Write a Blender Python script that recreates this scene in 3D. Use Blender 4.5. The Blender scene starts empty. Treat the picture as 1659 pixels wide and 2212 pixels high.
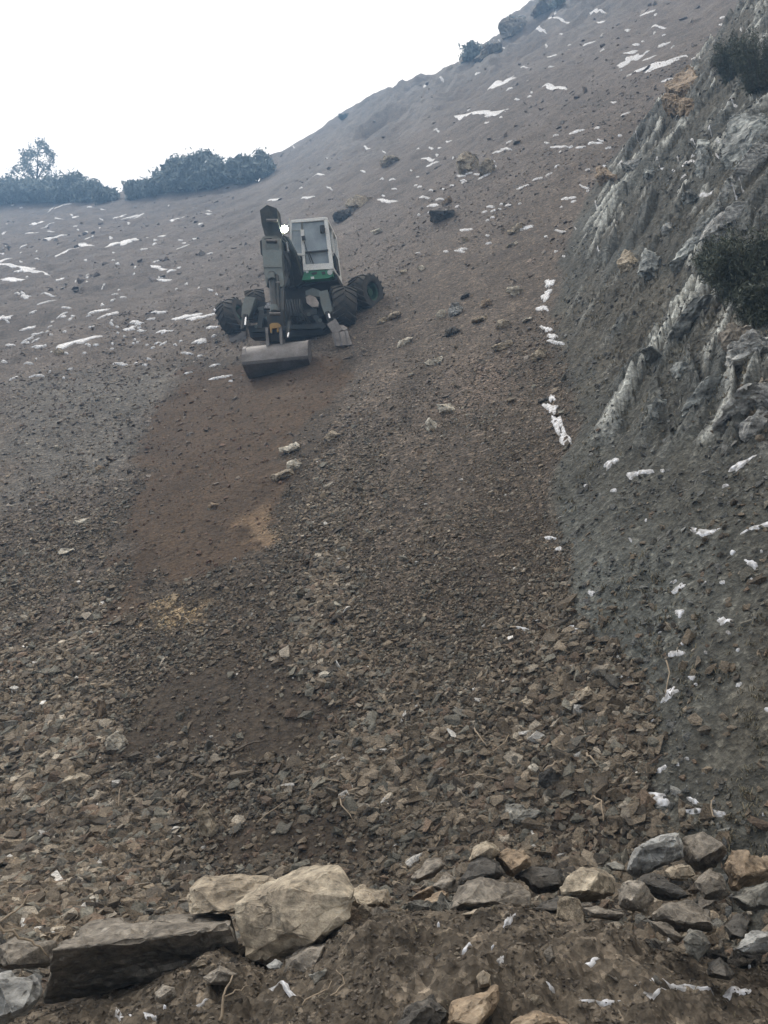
import bpy, bmesh, math, random
import numpy as np
from mathutils import Vector, Matrix

# ------------------------------------------------------------------ camera, world, sun, exposure
scene = bpy.context.scene
PITCH = math.radians(10.0)
EYE = 1.6
cam_data = bpy.data.cameras.new('camera')
cam_data.sensor_fit = 'HORIZONTAL'
cam_data.sensor_width = 36.0
cam_data.lens = 42.0
cam_data.clip_start = 0.05
cam_data.clip_end = 5000.0
cam = bpy.data.objects.new('camera', cam_data)
scene.collection.objects.link(cam)
cam.location = (0, 0, EYE)
cam.rotation_euler = (math.radians(90) + PITCH, 0, 0)
scene.camera = cam

SUN_EL, SUN_AZ = math.radians(56), math.radians(-48)      # azimuth from +Y towards +X
world = bpy.data.worlds.new('World')
scene.world = world
world.use_nodes = True
wn = world.node_tree
bg = wn.nodes['Background']
sky = wn.nodes.new('ShaderNodeTexSky')
sky.sky_type = 'NISHITA'
sky.sun_disc = False
sky.sun_elevation = SUN_EL
sky.sun_rotation = SUN_AZ
sky.air_density = 1.0
sky.dust_density = 3.0
ov = wn.nodes.new('ShaderNodeMixRGB')                      # overcast layer over the clear sky
ov.inputs['Fac'].default_value = 0.88
ov.inputs['Color2'].default_value = (12.9, 11.4, 9.7, 1)
wn.links.new(sky.outputs[0], ov.inputs['Color1'])
wn.links.new(ov.outputs[0], bg.inputs['Color'])
bg.inputs['Strength'].default_value = 0.11
sun_data = bpy.data.lights.new('sun', 'SUN')
sun_data.energy = 1.5
sun_data.angle = math.radians(13)
sun_data.color = (1.0, 0.95, 0.88)
sun = bpy.data.objects.new('sun', sun_data)
scene.collection.objects.link(sun)
sd = Vector((math.sin(SUN_AZ) * math.cos(SUN_EL), math.cos(SUN_AZ) * math.cos(SUN_EL), math.sin(SUN_EL)))
sun.rotation_euler = sd.to_track_quat('Z', 'Y').to_euler()
sun.location = (0, 0, 60)
scene.view_settings.view_transform = 'Standard'
scene.view_settings.look = 'None'
scene.view_settings.exposure = 0.72
scene.view_settings.gamma = 1.0
scene.render.engine = 'CYCLES'
scene.cycles.max_bounces = 5
scene.cycles.diffuse_bounces = 2
scene.cycles.glossy_bounces = 2
scene.cycles.transmission_bounces = 4
scene.cycles.volume_bounces = 0
scene.cycles.transparent_max_bounces = 6
scene.cycles.use_denoising = True

COL = scene.collection
rng = np.random.default_rng(11)
rnd = random.Random(5)

# ------------------------------------------------------------------ helpers
def tag(o, label=None, cat=None, group=None, kind=None):
    if label: o['label'] = label
    if cat: o['category'] = cat
    if group: o['group'] = group
    if kind: o['kind'] = kind
    return o

def link(name, me, mat=None, parent=None):
    o = bpy.data.objects.new(name, me)
    COL.objects.link(o)
    if mat is not None:
        me.materials.clear(); me.materials.append(mat)
    if parent is not None: o.parent = parent
    return o

def mesh_np(name, verts, faces_flat, nper, cols=None, smooth=False):
    """verts (n,3); faces_flat int array of faces with nper corners each; cols (n,3) per vertex colour"""
    me = bpy.data.meshes.new(name)
    nv = len(verts); nf = len(faces_flat) // nper
    me.vertices.add(nv); me.vertices.foreach_set('co', np.asarray(verts, np.float32).ravel())
    me.loops.add(nf * nper); me.loops.foreach_set('vertex_index', np.asarray(faces_flat, np.int32).ravel())
    me.polygons.add(nf)
    me.polygons.foreach_set('loop_start', np.arange(0, nf * nper, nper, dtype=np.int32))
    me.polygons.foreach_set('use_smooth', np.full(nf, smooth, dtype=bool))
    if cols is not None:
        ca = me.attributes.new('Col', 'FLOAT_COLOR', 'POINT')
        c4 = np.ones((nv, 4), np.float32); c4[:, :3] = cols
        ca.data.foreach_set('color', c4.ravel())
    me.update(calc_edges=True)
    return me

def hsh(ix, iy, seed):
    h = (ix.astype(np.int64) * 374761393 + iy.astype(np.int64) * 668265263 + seed * 974634777) & 0xFFFFFFFF
    h = ((h ^ (h >> 13)) * 1274126177) & 0xFFFFFFFF
    h = (h ^ (h >> 16)) & 0xFFFFFFFF
    h = (h * 2246822519) & 0xFFFFFFFF
    return ((h ^ (h >> 15)) & 0xFFFFFF) / float(0xFFFFFF)

def vn(x, y, seed=0):
    x = np.asarray(x, float); y = np.asarray(y, float)
    ix = np.floor(x); iy = np.floor(y); fx = x - ix; fy = y - iy
    fx = fx * fx * fx * (fx * (fx * 6 - 15) + 10); fy = fy * fy * fy * (fy * (fy * 6 - 15) + 10)
    a = hsh(ix, iy, seed); b = hsh(ix + 1, iy, seed); c = hsh(ix, iy + 1, seed); d = hsh(ix + 1, iy + 1, seed)
    return (a + (b - a) * fx + (c - a) * fy + (a - b - c + d) * fx * fy) * 2 - 1

def fbm(x, y, o=4, seed=0, gain=0.5):
    s = 0; a = 1.0; t = 0
    ca, sa = math.cos(0.63), math.sin(0.63)
    for i in range(o):
        s = s + a * vn(x, y, seed + i * 17); t += a; a *= gain
        x, y = (x * ca - y * sa) * 2.03, (x * sa + y * ca) * 2.03
    return s / t

def ridged(x, y, o=4, seed=0, gain=0.55):
    s = 0; a = 1.0; t = 0
    ca, sa = math.cos(0.2), math.sin(0.2)
    for i in range(o):
        s = s + a * (1 - 2 * np.abs(vn(x, y, seed + i * 31))); t += a; a *= gain
        x, y = (x * ca - y * sa) * 2.1, (x * sa + y * ca) * 2.1
    return s / t

def softplus(d, k): return k * np.logaddexp(0, d / k)
def smax(a, b, k): return k * np.logaddexp(a / k, b / k)
def sstep(a, b, x):
    t = np.clip((x - a) / (b - a), 0, 1); return t * t * (3 - 2 * t)

# photograph positions are measured on a 1659 px wide copy; they are only used to survey where things stand
F9 = 1659 * 42.0 / 36.0
CP, SP = math.cos(PITCH), math.sin(PITCH)
def ray(u, v):
    X = u - 829.5; up = 1106 - v
    return X, F9 * CP - up * SP, F9 * SP + up * CP
def at_y(u, v, y):
    X, Y, Z = ray(u, v); return Vector((X / Y * y, y, EYE + Z / Y * y))

# ------------------------------------------------------------------ terrain height
def base(x, y):
    L = 0.15 * x + 0.70 * y - 5.4
    R = 0.66 * x + 0.80 * y - 6.4
    return smax(L, R, 1.2)

def solve(f, u, v, y0=1.2, y1=170.0, n=900):
    """first crossing of the sight line through (u, v) with the ground function f"""
    X, Y, Z = ray(u, v); sx, sz = X / Y, Z / Y
    lo, hi = y0, y1
    if f is not base and f is not H0:
        c = solve(H0, u, v, y0, y1)
        if c: lo, hi = max(y0, c[1] * 0.84 - .2), min(y1, c[1] * 1.16 + .3)
    for step, m in enumerate((n if f is base else 260, 40)):
        ys = np.geomspace(lo, hi, m); d = f(sx * ys, ys) - (EYE + sz * ys); k = np.where(d > 0)[0]
        if len(k) == 0: return None
        j = max(k[0], 1); lo, hi, dl, dh = ys[j - 1], ys[j], d[j - 1], d[j]
    t = 0.5 if dh == dl else float(np.clip(-dl / (dh - dl), 0, 1)); y = lo + (hi - lo) * t
    return sx * y, y

CREASE_PX = [(1480, 2000), (1370, 1780), (1350, 1560), (1240, 1380), (1200, 1280), (1165, 1080), (1225, 960), (1200, 860),
             (1185, 700), (1200, 590), (1240, 480), (1300, 370), (1400, 260), (1500, 150), (1620, 40), (1800, -100)]
_c = [solve(base, *p) for p in CREASE_PX]
_c = sorted([c for c in _c if c], key=lambda c: c[1])
CY = np.array([-20, 0] + [c[1] for c in _c] + [_c[-1][1] + 60]); CX = np.array([-1.2, 1.5] + [c[0] for c in _c] + [_c[-1][0] + 60])

SKY_PX = [(-200, 425), (0, 432), (120, 425), (250, 422), (290, 408), (400, 400), (500, 395), (560, 385), (585, 335), (640, 300), (720, 255), (800, 215),
          (860, 190), (930, 160), (1020, 112), (1090, 75), (1110, 40), (1160, 12), (1250, -30), (1500, -150), (1800, -260)]
_s = []
for p in SKY_PX:
    X, Y, Z = ray(*p); s = solve(base, *p)
    _s.append((X / Y, min(s[1], 115.0) if s else 115.0))
_s = sorted(_s); ST = np.array([a for a, b in _s]); SY = np.array([b for a, b in _s])

HUMPS = []
for _u, _h, _w in ((40, 1.0, 4.0), (150, 1.7, 3.6), (390, 1.5, 4.0), (470, 1.2, 4.0)):
    X, Y, Z = ray(_u, 500); _y = float(np.interp(X / Y, ST, SY)) - 2.5; HUMPS.append((X / Y * _y, _y, _h, _w))

BX = np.array([-3, -1.4, -0.99, -0.66, -0.46, -0.12, 0.2, 0.46, 0.80, 1.06, 1.4, 3])
BH = np.array([.30, .30, .40, .55, .47, .66, .69, .70, .66, .55, .48, .45])

def side(x, y):
    """signed distance right of the gully line"""
    return x - np.interp(y, CY, CX)


def H0(x, y):
    x = np.asarray(x, float); y = np.asarray(y, float)
    b = base(x, y)
    t = x / np.maximum(y, 1.0)
    yr = np.interp(t, ST, SY)
    b = b - 1.5 * softplus(y - yr, 1.0)
    for hx_, hy_, hh_, hw_ in HUMPS: b = b + hh_ * np.exp(-((x - hx_) ** 2 + (y - hy_) ** 2) / (2 * hw_ ** 2))
    b = b - softplus(b - 79, 1.5)
    b = np.maximum(b, -60 + 0 * b)
    d = side(x, y)
    k = 1.0 - 0.35 * sstep(18, 30, y)
    e = 0.62 * softplus(d + 0.25 * fbm(x / 1.3, y / 1.3, 3, 5), 0.16) * k
    e = np.minimum(e, 7 + 0.15 * e)
    b = np.minimum(b + e, 80.0)
    g = smax(b, -0.05 + 0.0 * b, 0.22)
    g = np.where(y > 120, np.maximum(g - (y - 120) * 0.6, -40), g)
    hc = np.interp(x, BX, BH)
    w = sstep(1.7, 3.5, y) * (1 - sstep(4.35, 5.5, y))
    return g + hc * w * (1 - sstep(3.0, 4.5, np.abs(x)) * 0.8) * np.where(y > 3.8, 0.66 + 0.34 * sstep(4.3, 3.8, y), 1)

def masks(x, y):
    d = side(x, y)
    bank = sstep(0.0, 0.22, d + 0.16 * fbm(x / 0.5, y / 0.5, 3, 91))
    berm = sstep(4.6, 4.0, y + 0.3 * fbm(x * 2, y * 2, 2, 3))
    return d, bank, berm

def _w3(u, v):
    c = solve(H0, u, v); return Vector((c[0], c[1], float(H0(np.array([c[0]]), np.array([c[1]]))[0])))
BED_D = (_w3(1640, 420) - _w3(1400, 800)).normalized()     # the beds climb to the right along this line
BED_N = BED_D.cross(Vector((1, .15, -.2))).normalized()
def beds(x, y, z, d):
    p = x * BED_D[0] + y * BED_D[1] + z * BED_D[2]; q = x * BED_N[0] + y * BED_N[1] + z * BED_N[2]
    wob = 0.22 * fbm(p / 1.3, q / 0.9, 3, 41)
    el = (z - EYE) / np.maximum(y, 1.0)
    rocky = sstep(0.1, 1.0, d) * sstep(.19, .31, el + 0.07 * fbm(x, y, 2, 44))
    return p, q, wob, rocky
def strata(p, q, wob, w=0.50):
    """broken slanting beds: saw-tooth ledges of uneven height, cut across by joints"""
    out = 0
    for k, (wd, am) in enumerate(((w, 1.0), (w * 0.34, 0.36))):
        s = (q + wob * (1.0 if k == 0 else .8)) / wd + 0.9 * vn(p / (wd * 3), q / (wd * 3), 60 + k); li = np.floor(s); fr = s - li
        pc = p / (wd * 3.1) + hsh(li, li * 0, 65 + k) * 7 + 0.8 * vn(p * 1.3 / wd, q / wd, 67 + k); pi = np.floor(pc); pf = pc - pi
        a = hsh(li, pi, 71 + k) ** 1.5
        out = out + am * a * ((1 - fr) * sstep(0.0, 0.10, fr) * (0.75 + 0.25 * pf) * sstep(0.0, 0.18, 1 - pf))
    return out * 1.5 - 0.3

def H(x, y):
    x = np.asarray(x, float); y = np.asarray(y, float)
    h = H0(x, y); h0 = h
    d, bank, berm = masks(x, y)
    r = np.hypot(x, y)
    up = sstep(16, 34, r)
    h = h + fbm(x / 2.4, y / 2.4, 3, 1) * (0.07 + 0.30 * up) * sstep(5.0, 8, y)
    h = h + fbm(x / 0.45, y / 0.45, 3, 2) * (0.025 + 0.05 * up)
    h = h + fbm(x / 0.085, y / 0.085, 2, 4) * 0.013 * sstep(40, 20, r)
    # cracked lumps of the soil berm
    h = h + berm * (0.07 * fbm(x / 0.6, y / 0.5, 2, 27) + 0.085 * fbm(x / 0.24, y / 0.26, 4, 21) + 0.050 * np.abs(fbm(x / 0.07, y / 0.07, 3, 23)) + 0.022 * ridged(x / 0.11 + .3 * vn(x * 9, y * 9, 3), y / 0.11, 3, 22)) * sstep(0.8, 2.2, y) * (1 - .72 * sstep(3.55, 3.85, y))
    h = h + up * (1 - bank) * 0.16 * ridged(x / 3.2, y / 1.7, 4, 24) * sstep(-.1, .5, fbm(x / 7, y / 5, 2, 25))
    # rocky bank with slanting strata
    p, q, wob, rocky = beds(x, y, h0, d)
    st = strata(p, q, wob); z3 = h0 / .22
    h = h + bank * (0.04 * fbm(x / 0.6, y / 0.6, 3, 45) + 0.27 * rocky * st + 0.07 * rocky * fbm(x / .22, y / .22 + z3, 4, 49))
    h = h + bank * rocky * 0.09 * ridged(p / 1.3 + wob, (q + wob) / 0.5, 4, 42, 0.6)
    h = h + bank * 0.05 * fbm(x / 0.16, y / 0.16, 3, 43)
    # rough rocky crown of the mountain on the right
    crown = sstep(38, 60, y) * sstep(-9, 2, x)
    h = np.minimum(h, 81.0)
    h = h + crown * 1.5 * ridged(x / 5, y / 5, 4, 51)
    return h

def HZ(x, y): return float(H(np.array([x]), np.array([y]))[0])
def P(u, v, y0=1.2):
    s = solve(H, u, v, y0)
    if s is None: return None
    return Vector((s[0], s[1], HZ(*s)))
# ------------------------------------------------------------------ materials
def nodes(name):
    m = bpy.data.materials.new(name); m.use_nodes = True
    nt = m.node_tree; return m, nt, nt.nodes['Principled BSDF']

def N(nt, t, **kw):
    n = nt.nodes.new(t)
    for k, v in kw.items():
        if k in n.inputs: n.inputs[k].default_value = v
        else: setattr(n, k, v)
    return n

def ramp(nt, src, stops):
    r = nt.nodes.new('ShaderNodeValToRGB'); e = r.color_ramp.elements
    while len(e) < len(stops): e.new(0.5)
    for i, (p, c) in enumerate(stops):
        e[i].position = p; e[i].color = (c[0], c[1], c[2], 1) if not isinstance(c, (int, float)) else (c, c, c, 1)
    nt.links.new(src, r.inputs[0]); return r

def mixc(nt, blend, fac, a, b):
    m = nt.nodes.new('ShaderNodeMixRGB'); m.blend_type = blend
    for s, v in (('Fac', fac), ('Color1', a), ('Color2', b)):
        if isinstance(v, bpy.types.NodeSocket): nt.links.new(v, m.inputs[s])
        elif isinstance(v, (int, float)): m.inputs[s].default_value = v if s == 'Fac' else (v, v, v, 1)
        else: m.inputs[s].default_value = (v[0], v[1], v[2], 1)
    return m.outputs[0]

def bump(nt, bsdf, layers):
    """layers: (height socket, strength, distance)"""
    prev = None
    for h, s, d in layers:
        b = N(nt, 'ShaderNodeBump'); b.inputs['Strength'].default_value = s; b.inputs['Distance'].default_value = d
        nt.links.new(h, b.inputs['Height'])
        if prev: nt.links.new(prev, b.inputs['Normal'])
        prev = b.outputs[0]
    nt.links.new(prev, bsdf.inputs['Normal'])

def ground_mat():
    m, nt, b = nodes('stony_soil')
    geo = N(nt, 'ShaderNodeNewGeometry'); pos = geo.outputs['Position']
    at = N(nt, 'ShaderNodeAttribute', attribute_name='Col')
    rg = N(nt, 'ShaderNodeAttribute', attribute_name='Grit')
    n1 = N(nt, 'ShaderNodeTexNoise', Scale=14.0, Detail=8.0, Roughness=0.7); nt.links.new(pos, n1.inputs['Vector'])
    n2 = N(nt, 'ShaderNodeTexNoise', Scale=2.2, Detail=6.0, Roughness=0.65); nt.links.new(pos, n2.inputs['Vector'])
    v1 = N(nt, 'ShaderNodeTexVoronoi', Scale=17.0, Randomness=1.0); nt.links.new(pos, v1.inputs['Vector'])
    v2 = N(nt, 'ShaderNodeTexVoronoi', Scale=42.0, Randomness=1.0); nt.links.new(pos, v2.inputs['Vector'])
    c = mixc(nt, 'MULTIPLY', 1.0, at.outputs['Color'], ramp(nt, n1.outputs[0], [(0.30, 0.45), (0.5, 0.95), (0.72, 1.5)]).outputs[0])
    c = mixc(nt, 'MULTIPLY', 0.8, c, ramp(nt, n2.outputs[0], [(0.32, 0.72), (0.68, 1.32)]).outputs[0])
    sep = N(nt, 'ShaderNodeSeparateColor'); nt.links.new(v1.outputs['Color'], sep.inputs[0])
    sep2 = N(nt, 'ShaderNodeSeparateColor'); nt.links.new(v2.outputs['Color'], sep2.inputs[0])
    peb = ramp(nt, sep.outputs[0], [(0.0, 0.62), (0.6, 1.0), (0.86, 1.35), (0.97, 2.3)])
    peb2 = ramp(nt, sep2.outputs[0], [(0.0, 0.6), (0.6, 1.0), (0.9, 1.5), (0.99, 2.4)])
    c = mixc(nt, 'MULTIPLY', rg.outputs['Fac'], c, peb.outputs[0])
    c = mixc(nt, 'MULTIPLY', rg.outputs['Fac'], c, peb2.outputs[0])
    nt.links.new(c, b.inputs['Base Color'])
    b.inputs['Roughness'].default_value = 0.92
    b.inputs['Specular IOR Level'].default_value = 0.25
    bump(nt, b, [(n1.outputs[0], 0.7, 0.05), (v1.outputs['Distance'], 0.55, 0.03), (v2.outputs['Distance'], 0.4, 0.012)])
    return m

def rock_mat(name, ca, cb, cc, streak=0.4, white=0.15, scale=3.0, vcol=False, rough=0.8):
    """ca dark, cb main, cc pale; streak = strength of slaty banding, white = calcite and frost specks"""
    m, nt, b = nodes(name)
    tc = N(nt, 'ShaderNodeTexCoord'); oi = N(nt, 'ShaderNodeObjectInfo')
    mp = N(nt, 'ShaderNodeVectorMath', operation='ADD')
    sc = N(nt, 'ShaderNodeVectorMath', operation='SCALE'); sc.inputs['Scale'].default_value = 37.0
    cx = N(nt, 'ShaderNodeCombineXYZ')
    nt.links.new(oi.outputs['Random'], cx.inputs[0]); nt.links.new(oi.outputs['Random'], cx.inputs[1])
    nt.links.new(cx.outputs[0], sc.inputs[0]); nt.links.new(tc.outputs['Object'], mp.inputs[0]); nt.links.new(sc.outputs[0], mp.inputs[1])
    vec = mp.outputs[0]
    n1 = N(nt, 'ShaderNodeTexNoise', Scale=scale, Detail=9.0, Roughness=0.65, Distortion=0.4); nt.links.new(vec, n1.inputs['Vector'])
    n2 = N(nt, 'ShaderNodeTexNoise', Scale=scale * 7, Detail=8.0, Roughness=0.7); nt.links.new(vec, n2.inputs['Vector'])
    st = N(nt, 'ShaderNodeMapping'); st.inputs['Scale'].default_value = (1.5, 1.5, 13.0); st.inputs['Rotation'].default_value = (0.35, 0.25, 0)
    nt.links.new(vec, st.inputs['Vector'])
    n3 = N(nt, 'ShaderNodeTexNoise', Scale=scale * 0.9, Detail=7.0, Roughness=0.6, Distortion=0.25); nt.links.new(st.outputs[0], n3.inputs['Vector'])
    c = ramp(nt, n1.outputs[0], [(0.28, ca), (0.5, cb), (0.72, cc)]).outputs[0]
    c = mixc(nt, 'MULTIPLY', 1.0, c, ramp(nt, n2.outputs[0], [(0.32, 0.42), (0.5, 1.0), (0.70, 1.6)]).outputs[0])
    c = mixc(nt, 'MULTIPLY', streak, c, ramp(nt, n3.outputs[0], [(0.3, 0.5), (0.5, 1.0), (0.7, 1.55)]).outputs[0])
    wm = N(nt, 'ShaderNodeMath', operation='MULTIPLY'); nt.links.new(n2.outputs[0], wm.inputs[0]); nt.links.new(n1.outputs[0], wm.inputs[1])
    wr = ramp(nt, wm.outputs[0], [(0.36, 0.0), (0.46, white)])
    c = mixc(nt, 'MIX', wr.outputs[0], c, (0.42, 0.42, 0.40))
    if vcol:
        at = N(nt, 'ShaderNodeAttribute', attribute_name='Col')
        c = mixc(nt, 'MULTIPLY', 1.0, c, at.outputs['Color'])
    nt.links.new(c, b.inputs['Base Color'])
    b.inputs['Roughness'].default_value = rough
    b.inputs['Specular IOR Level'].default_value = 0.3
    bump(nt, b, [(n1.outputs[0], 0.35, 0.06), (n3.outputs[0], 0.35 * min(1, streak * 1.5), 0.03), (n2.outputs[0], 0.9, 0.02)])
    return m

def plain(name, col, rough=0.6, metal=0.0, dirt=0.35, dcol=(0.07, 0.055, 0.045), scale=5.0, spec=0.4):
    m, nt, b = nodes(name)
    tc = N(nt, 'ShaderNodeTexCoord')
    n1 = N(nt, 'ShaderNodeTexNoise', Scale=scale, Detail=8.0, Roughness=0.7); nt.links.new(tc.outputs['Object'], n1.inputs['Vector'])
    n2 = N(nt, 'ShaderNodeTexNoise', Scale=scale * 9, Detail=5.0, Roughness=0.6); nt.links.new(tc.outputs['Object'], n2.inputs['Vector'])
    c = mixc(nt, 'MIX', ramp(nt, n1.outputs[0], [(0.42, 0.0), (0.66, dirt * 2)]).outputs[0], col, dcol)
    c = mixc(nt, 'MULTIPLY', 0.6, c, ramp(nt, n2.outputs[0], [(0.3, 0.75), (0.7, 1.2)]).outputs[0])
    nt.links.new(c, b.inputs['Base Color'])
    nt.links.new(ramp(nt, n1.outputs[0], [(0.3, rough * 0.8), (0.7, min(1, rough * 1.3))]).outputs[0], b.inputs['Roughness'])
    b.inputs['Metallic'].default_value = metal
    b.inputs['Specular IOR Level'].default_value = spec
    bump(nt, b, [(n2.outputs[0], 0.25, 0.004)])
    return m

M = {}
M['ground'] = ground_mat()
M['tan'] = rock_mat('tan_rock', (0.15, 0.125, 0.095), (0.33, 0.28, 0.21), (0.48, 0.42, 0.32), 0.5, 0.5, 3.0)
M['ochre'] = rock_mat('ochre_rock', (0.12, 0.092, 0.066), (0.25, 0.19, 0.13), (0.38, 0.31, 0.225), 0.4, 0.3, 3.0)
M['greybrown'] = rock_mat('grey_brown_rock', (0.075, 0.066, 0.054), (0.19, 0.168, 0.138), (0.30, 0.27, 0.225), 0.45, 0.25, 3.5)
M['slate'] = rock_mat('slate_rock', (0.07, 0.067, 0.060), (0.165, 0.160, 0.140), (0.30, 0.285, 0.245), 0.9, 0.35, 2.5)
M['palegrey'] = rock_mat('pale_grey_rock', (0.12, 0.12, 0.115), (0.29, 0.29, 0.275), (0.50, 0.50, 0.47), 1.0, 0.6, 3.0)
M['bright'] = rock_mat('bright_pale_rock', (0.30, 0.27, 0.22), (0.50, 0.46, 0.38), (0.66, 0.62, 0.54), 0.4, 0.2, 4.0)
M['darkrock'] = rock_mat('dark_rock', (0.03, 0.03, 0.028), (0.075, 0.07, 0.062), (0.14, 0.125, 0.105), 0.5, 0.1, 3.0)
M['outcrop'] = rock_mat('outcrop_rock', (0.06, 0.066, 0.066), (0.20, 0.21, 0.20), (0.50, 0.52, 0.49), 1.0, 0.5, 1.6)
M['rubble'] = rock_mat('rubble_rock', (0.6, 0.6, 0.6), (0.95, 0.95, 0.95), (1.35, 1.33, 1.3), 0.3, 0.0, 9.0, vcol=True, rough=0.78)

def snow_mat():
    m, nt, b = nodes('snow')
    geo = N(nt, 'ShaderNodeNewGeometry')
    n = N(nt, 'ShaderNodeTexNoise', Scale=22.0, Detail=6.0); nt.links.new(geo.outputs['Position'], n.inputs['Vector'])
    nt.links.new(ramp(nt, n.outputs[0], [(0.32, (0.20, 0.19, 0.18)), (0.46, (0.38, 0.38, 0.38)), (0.64, (0.66, 0.67, 0.70))]).outputs[0], b.inputs['Base Color'])
    b.inputs['Roughness'].default_value = 0.6
    bump(nt, b, [(n.outputs[0], 0.5, 0.02)])
    return m
M['snow'] = snow_mat()

# ------------------------------------------------------------------ the ground: one sheet, finest where the photograph looks
def poly_world(px):
    out = []
    for p in px:
        w = P(*p)
        if w: out.append((w.x, w.y))
    return np.array(out)

def poly_sd(poly, x, y):
    """approximate signed distance, positive inside"""
    best = np.full(x.shape, 1e9); ins = np.zeros(x.shape, bool)
    n = len(poly)
    for i in range(n):
        ax, ay = poly[i]; bx, by = poly[(i + 1) % n]
        dx, dy = bx - ax, by - ay
        t = np.clip(((x - ax) * dx + (y - ay) * dy) / (dx * dx + dy * dy + 1e-9), 0, 1)
        best = np.minimum(best, np.hypot(x - ax - t * dx, y - ay - t * dy))
        c = ((ay > y) != (by > y)) & (x < (bx - ax) * (y - ay) / (by - ay + 1e-12) + ax)
        ins ^= c
    return np.where(ins, best, -best)

PATCH = {
    'fresh': poly_world([(400, 800), (560, 790), (745, 760), (740, 860), (690, 900), (610, 980), (590, 1100), (580, 1170), (450, 1230), (330, 1250),
                         (260, 1330), (240, 1300), (310, 1090), (310, 960), (350, 870)]),
    'brown2': poly_world([(300, 1440), (440, 1425), (600, 1430), (640, 1490), (720, 1540), (730, 1600), (620, 1680), (540, 1660), (480, 1610), (380, 1590), (280, 1560)]),
    'brown3': poly_world([(400, 1790), (560, 1770), (760, 1800), (800, 1850), (600, 1870), (450, 1860)]),
    'brown4': poly_world([(1160, 1760), (1260, 1720), (1340, 1780), (1380, 1850), (1280, 1850)]),
    'gold': poly_world([(325, 1310), (380, 1300), (430, 1312), (440, 1335), (370, 1348), (325, 1340)]),
    'gold2': poly_world([(520, 1120), (570, 1100), (582, 1170), (550, 1160)]),
    'tan': poly_world([(1000, 790), (1080, 770), (1150, 800), (1140, 840), (1040, 860), (1000, 850)]),
    'greyleft': poly_world([(0, 830), (250, 800), (420, 780), (380, 860), (310, 960), (290, 1040), (150, 1060), (0, 1100)]),
    'pale': poly_world([(1200, 1240), (1240, 1150), (1400, 1120), (1520, 1250), (1500, 1400), (1330, 1450), (1250, 1380)]),
}
def pm(name, x, y, soft=0.3, jit=0.5, sc=0.7, seed=7):
    d = poly_sd(PATCH[name], x, y)
    return sstep(-soft, soft, d + jit * fbm(x / sc, y / sc, 4, seed))

PATCH['track'] = poly_world([(400, 780), (745, 760), (740, 860), (700, 1000), (640, 1150), (640, 1400), (740, 1600), (840, 1860), (640, 1890), (380, 1880), (270, 1600), (230, 1300), (310, 960)])
def soil_masks(x, y):
    f = pm('fresh', x, y, 0.14, 0.55, 0.8, 7)
    b2 = np.maximum(pm('brown2', x, y, 0.2, 0.45, 0.5, 8), np.maximum(pm('brown3', x, y, 0.15, 0.4, 0.4, 9), pm('brown4', x, y, 0.15, 0.3, 0.4, 9)))
    return f, b2

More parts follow.
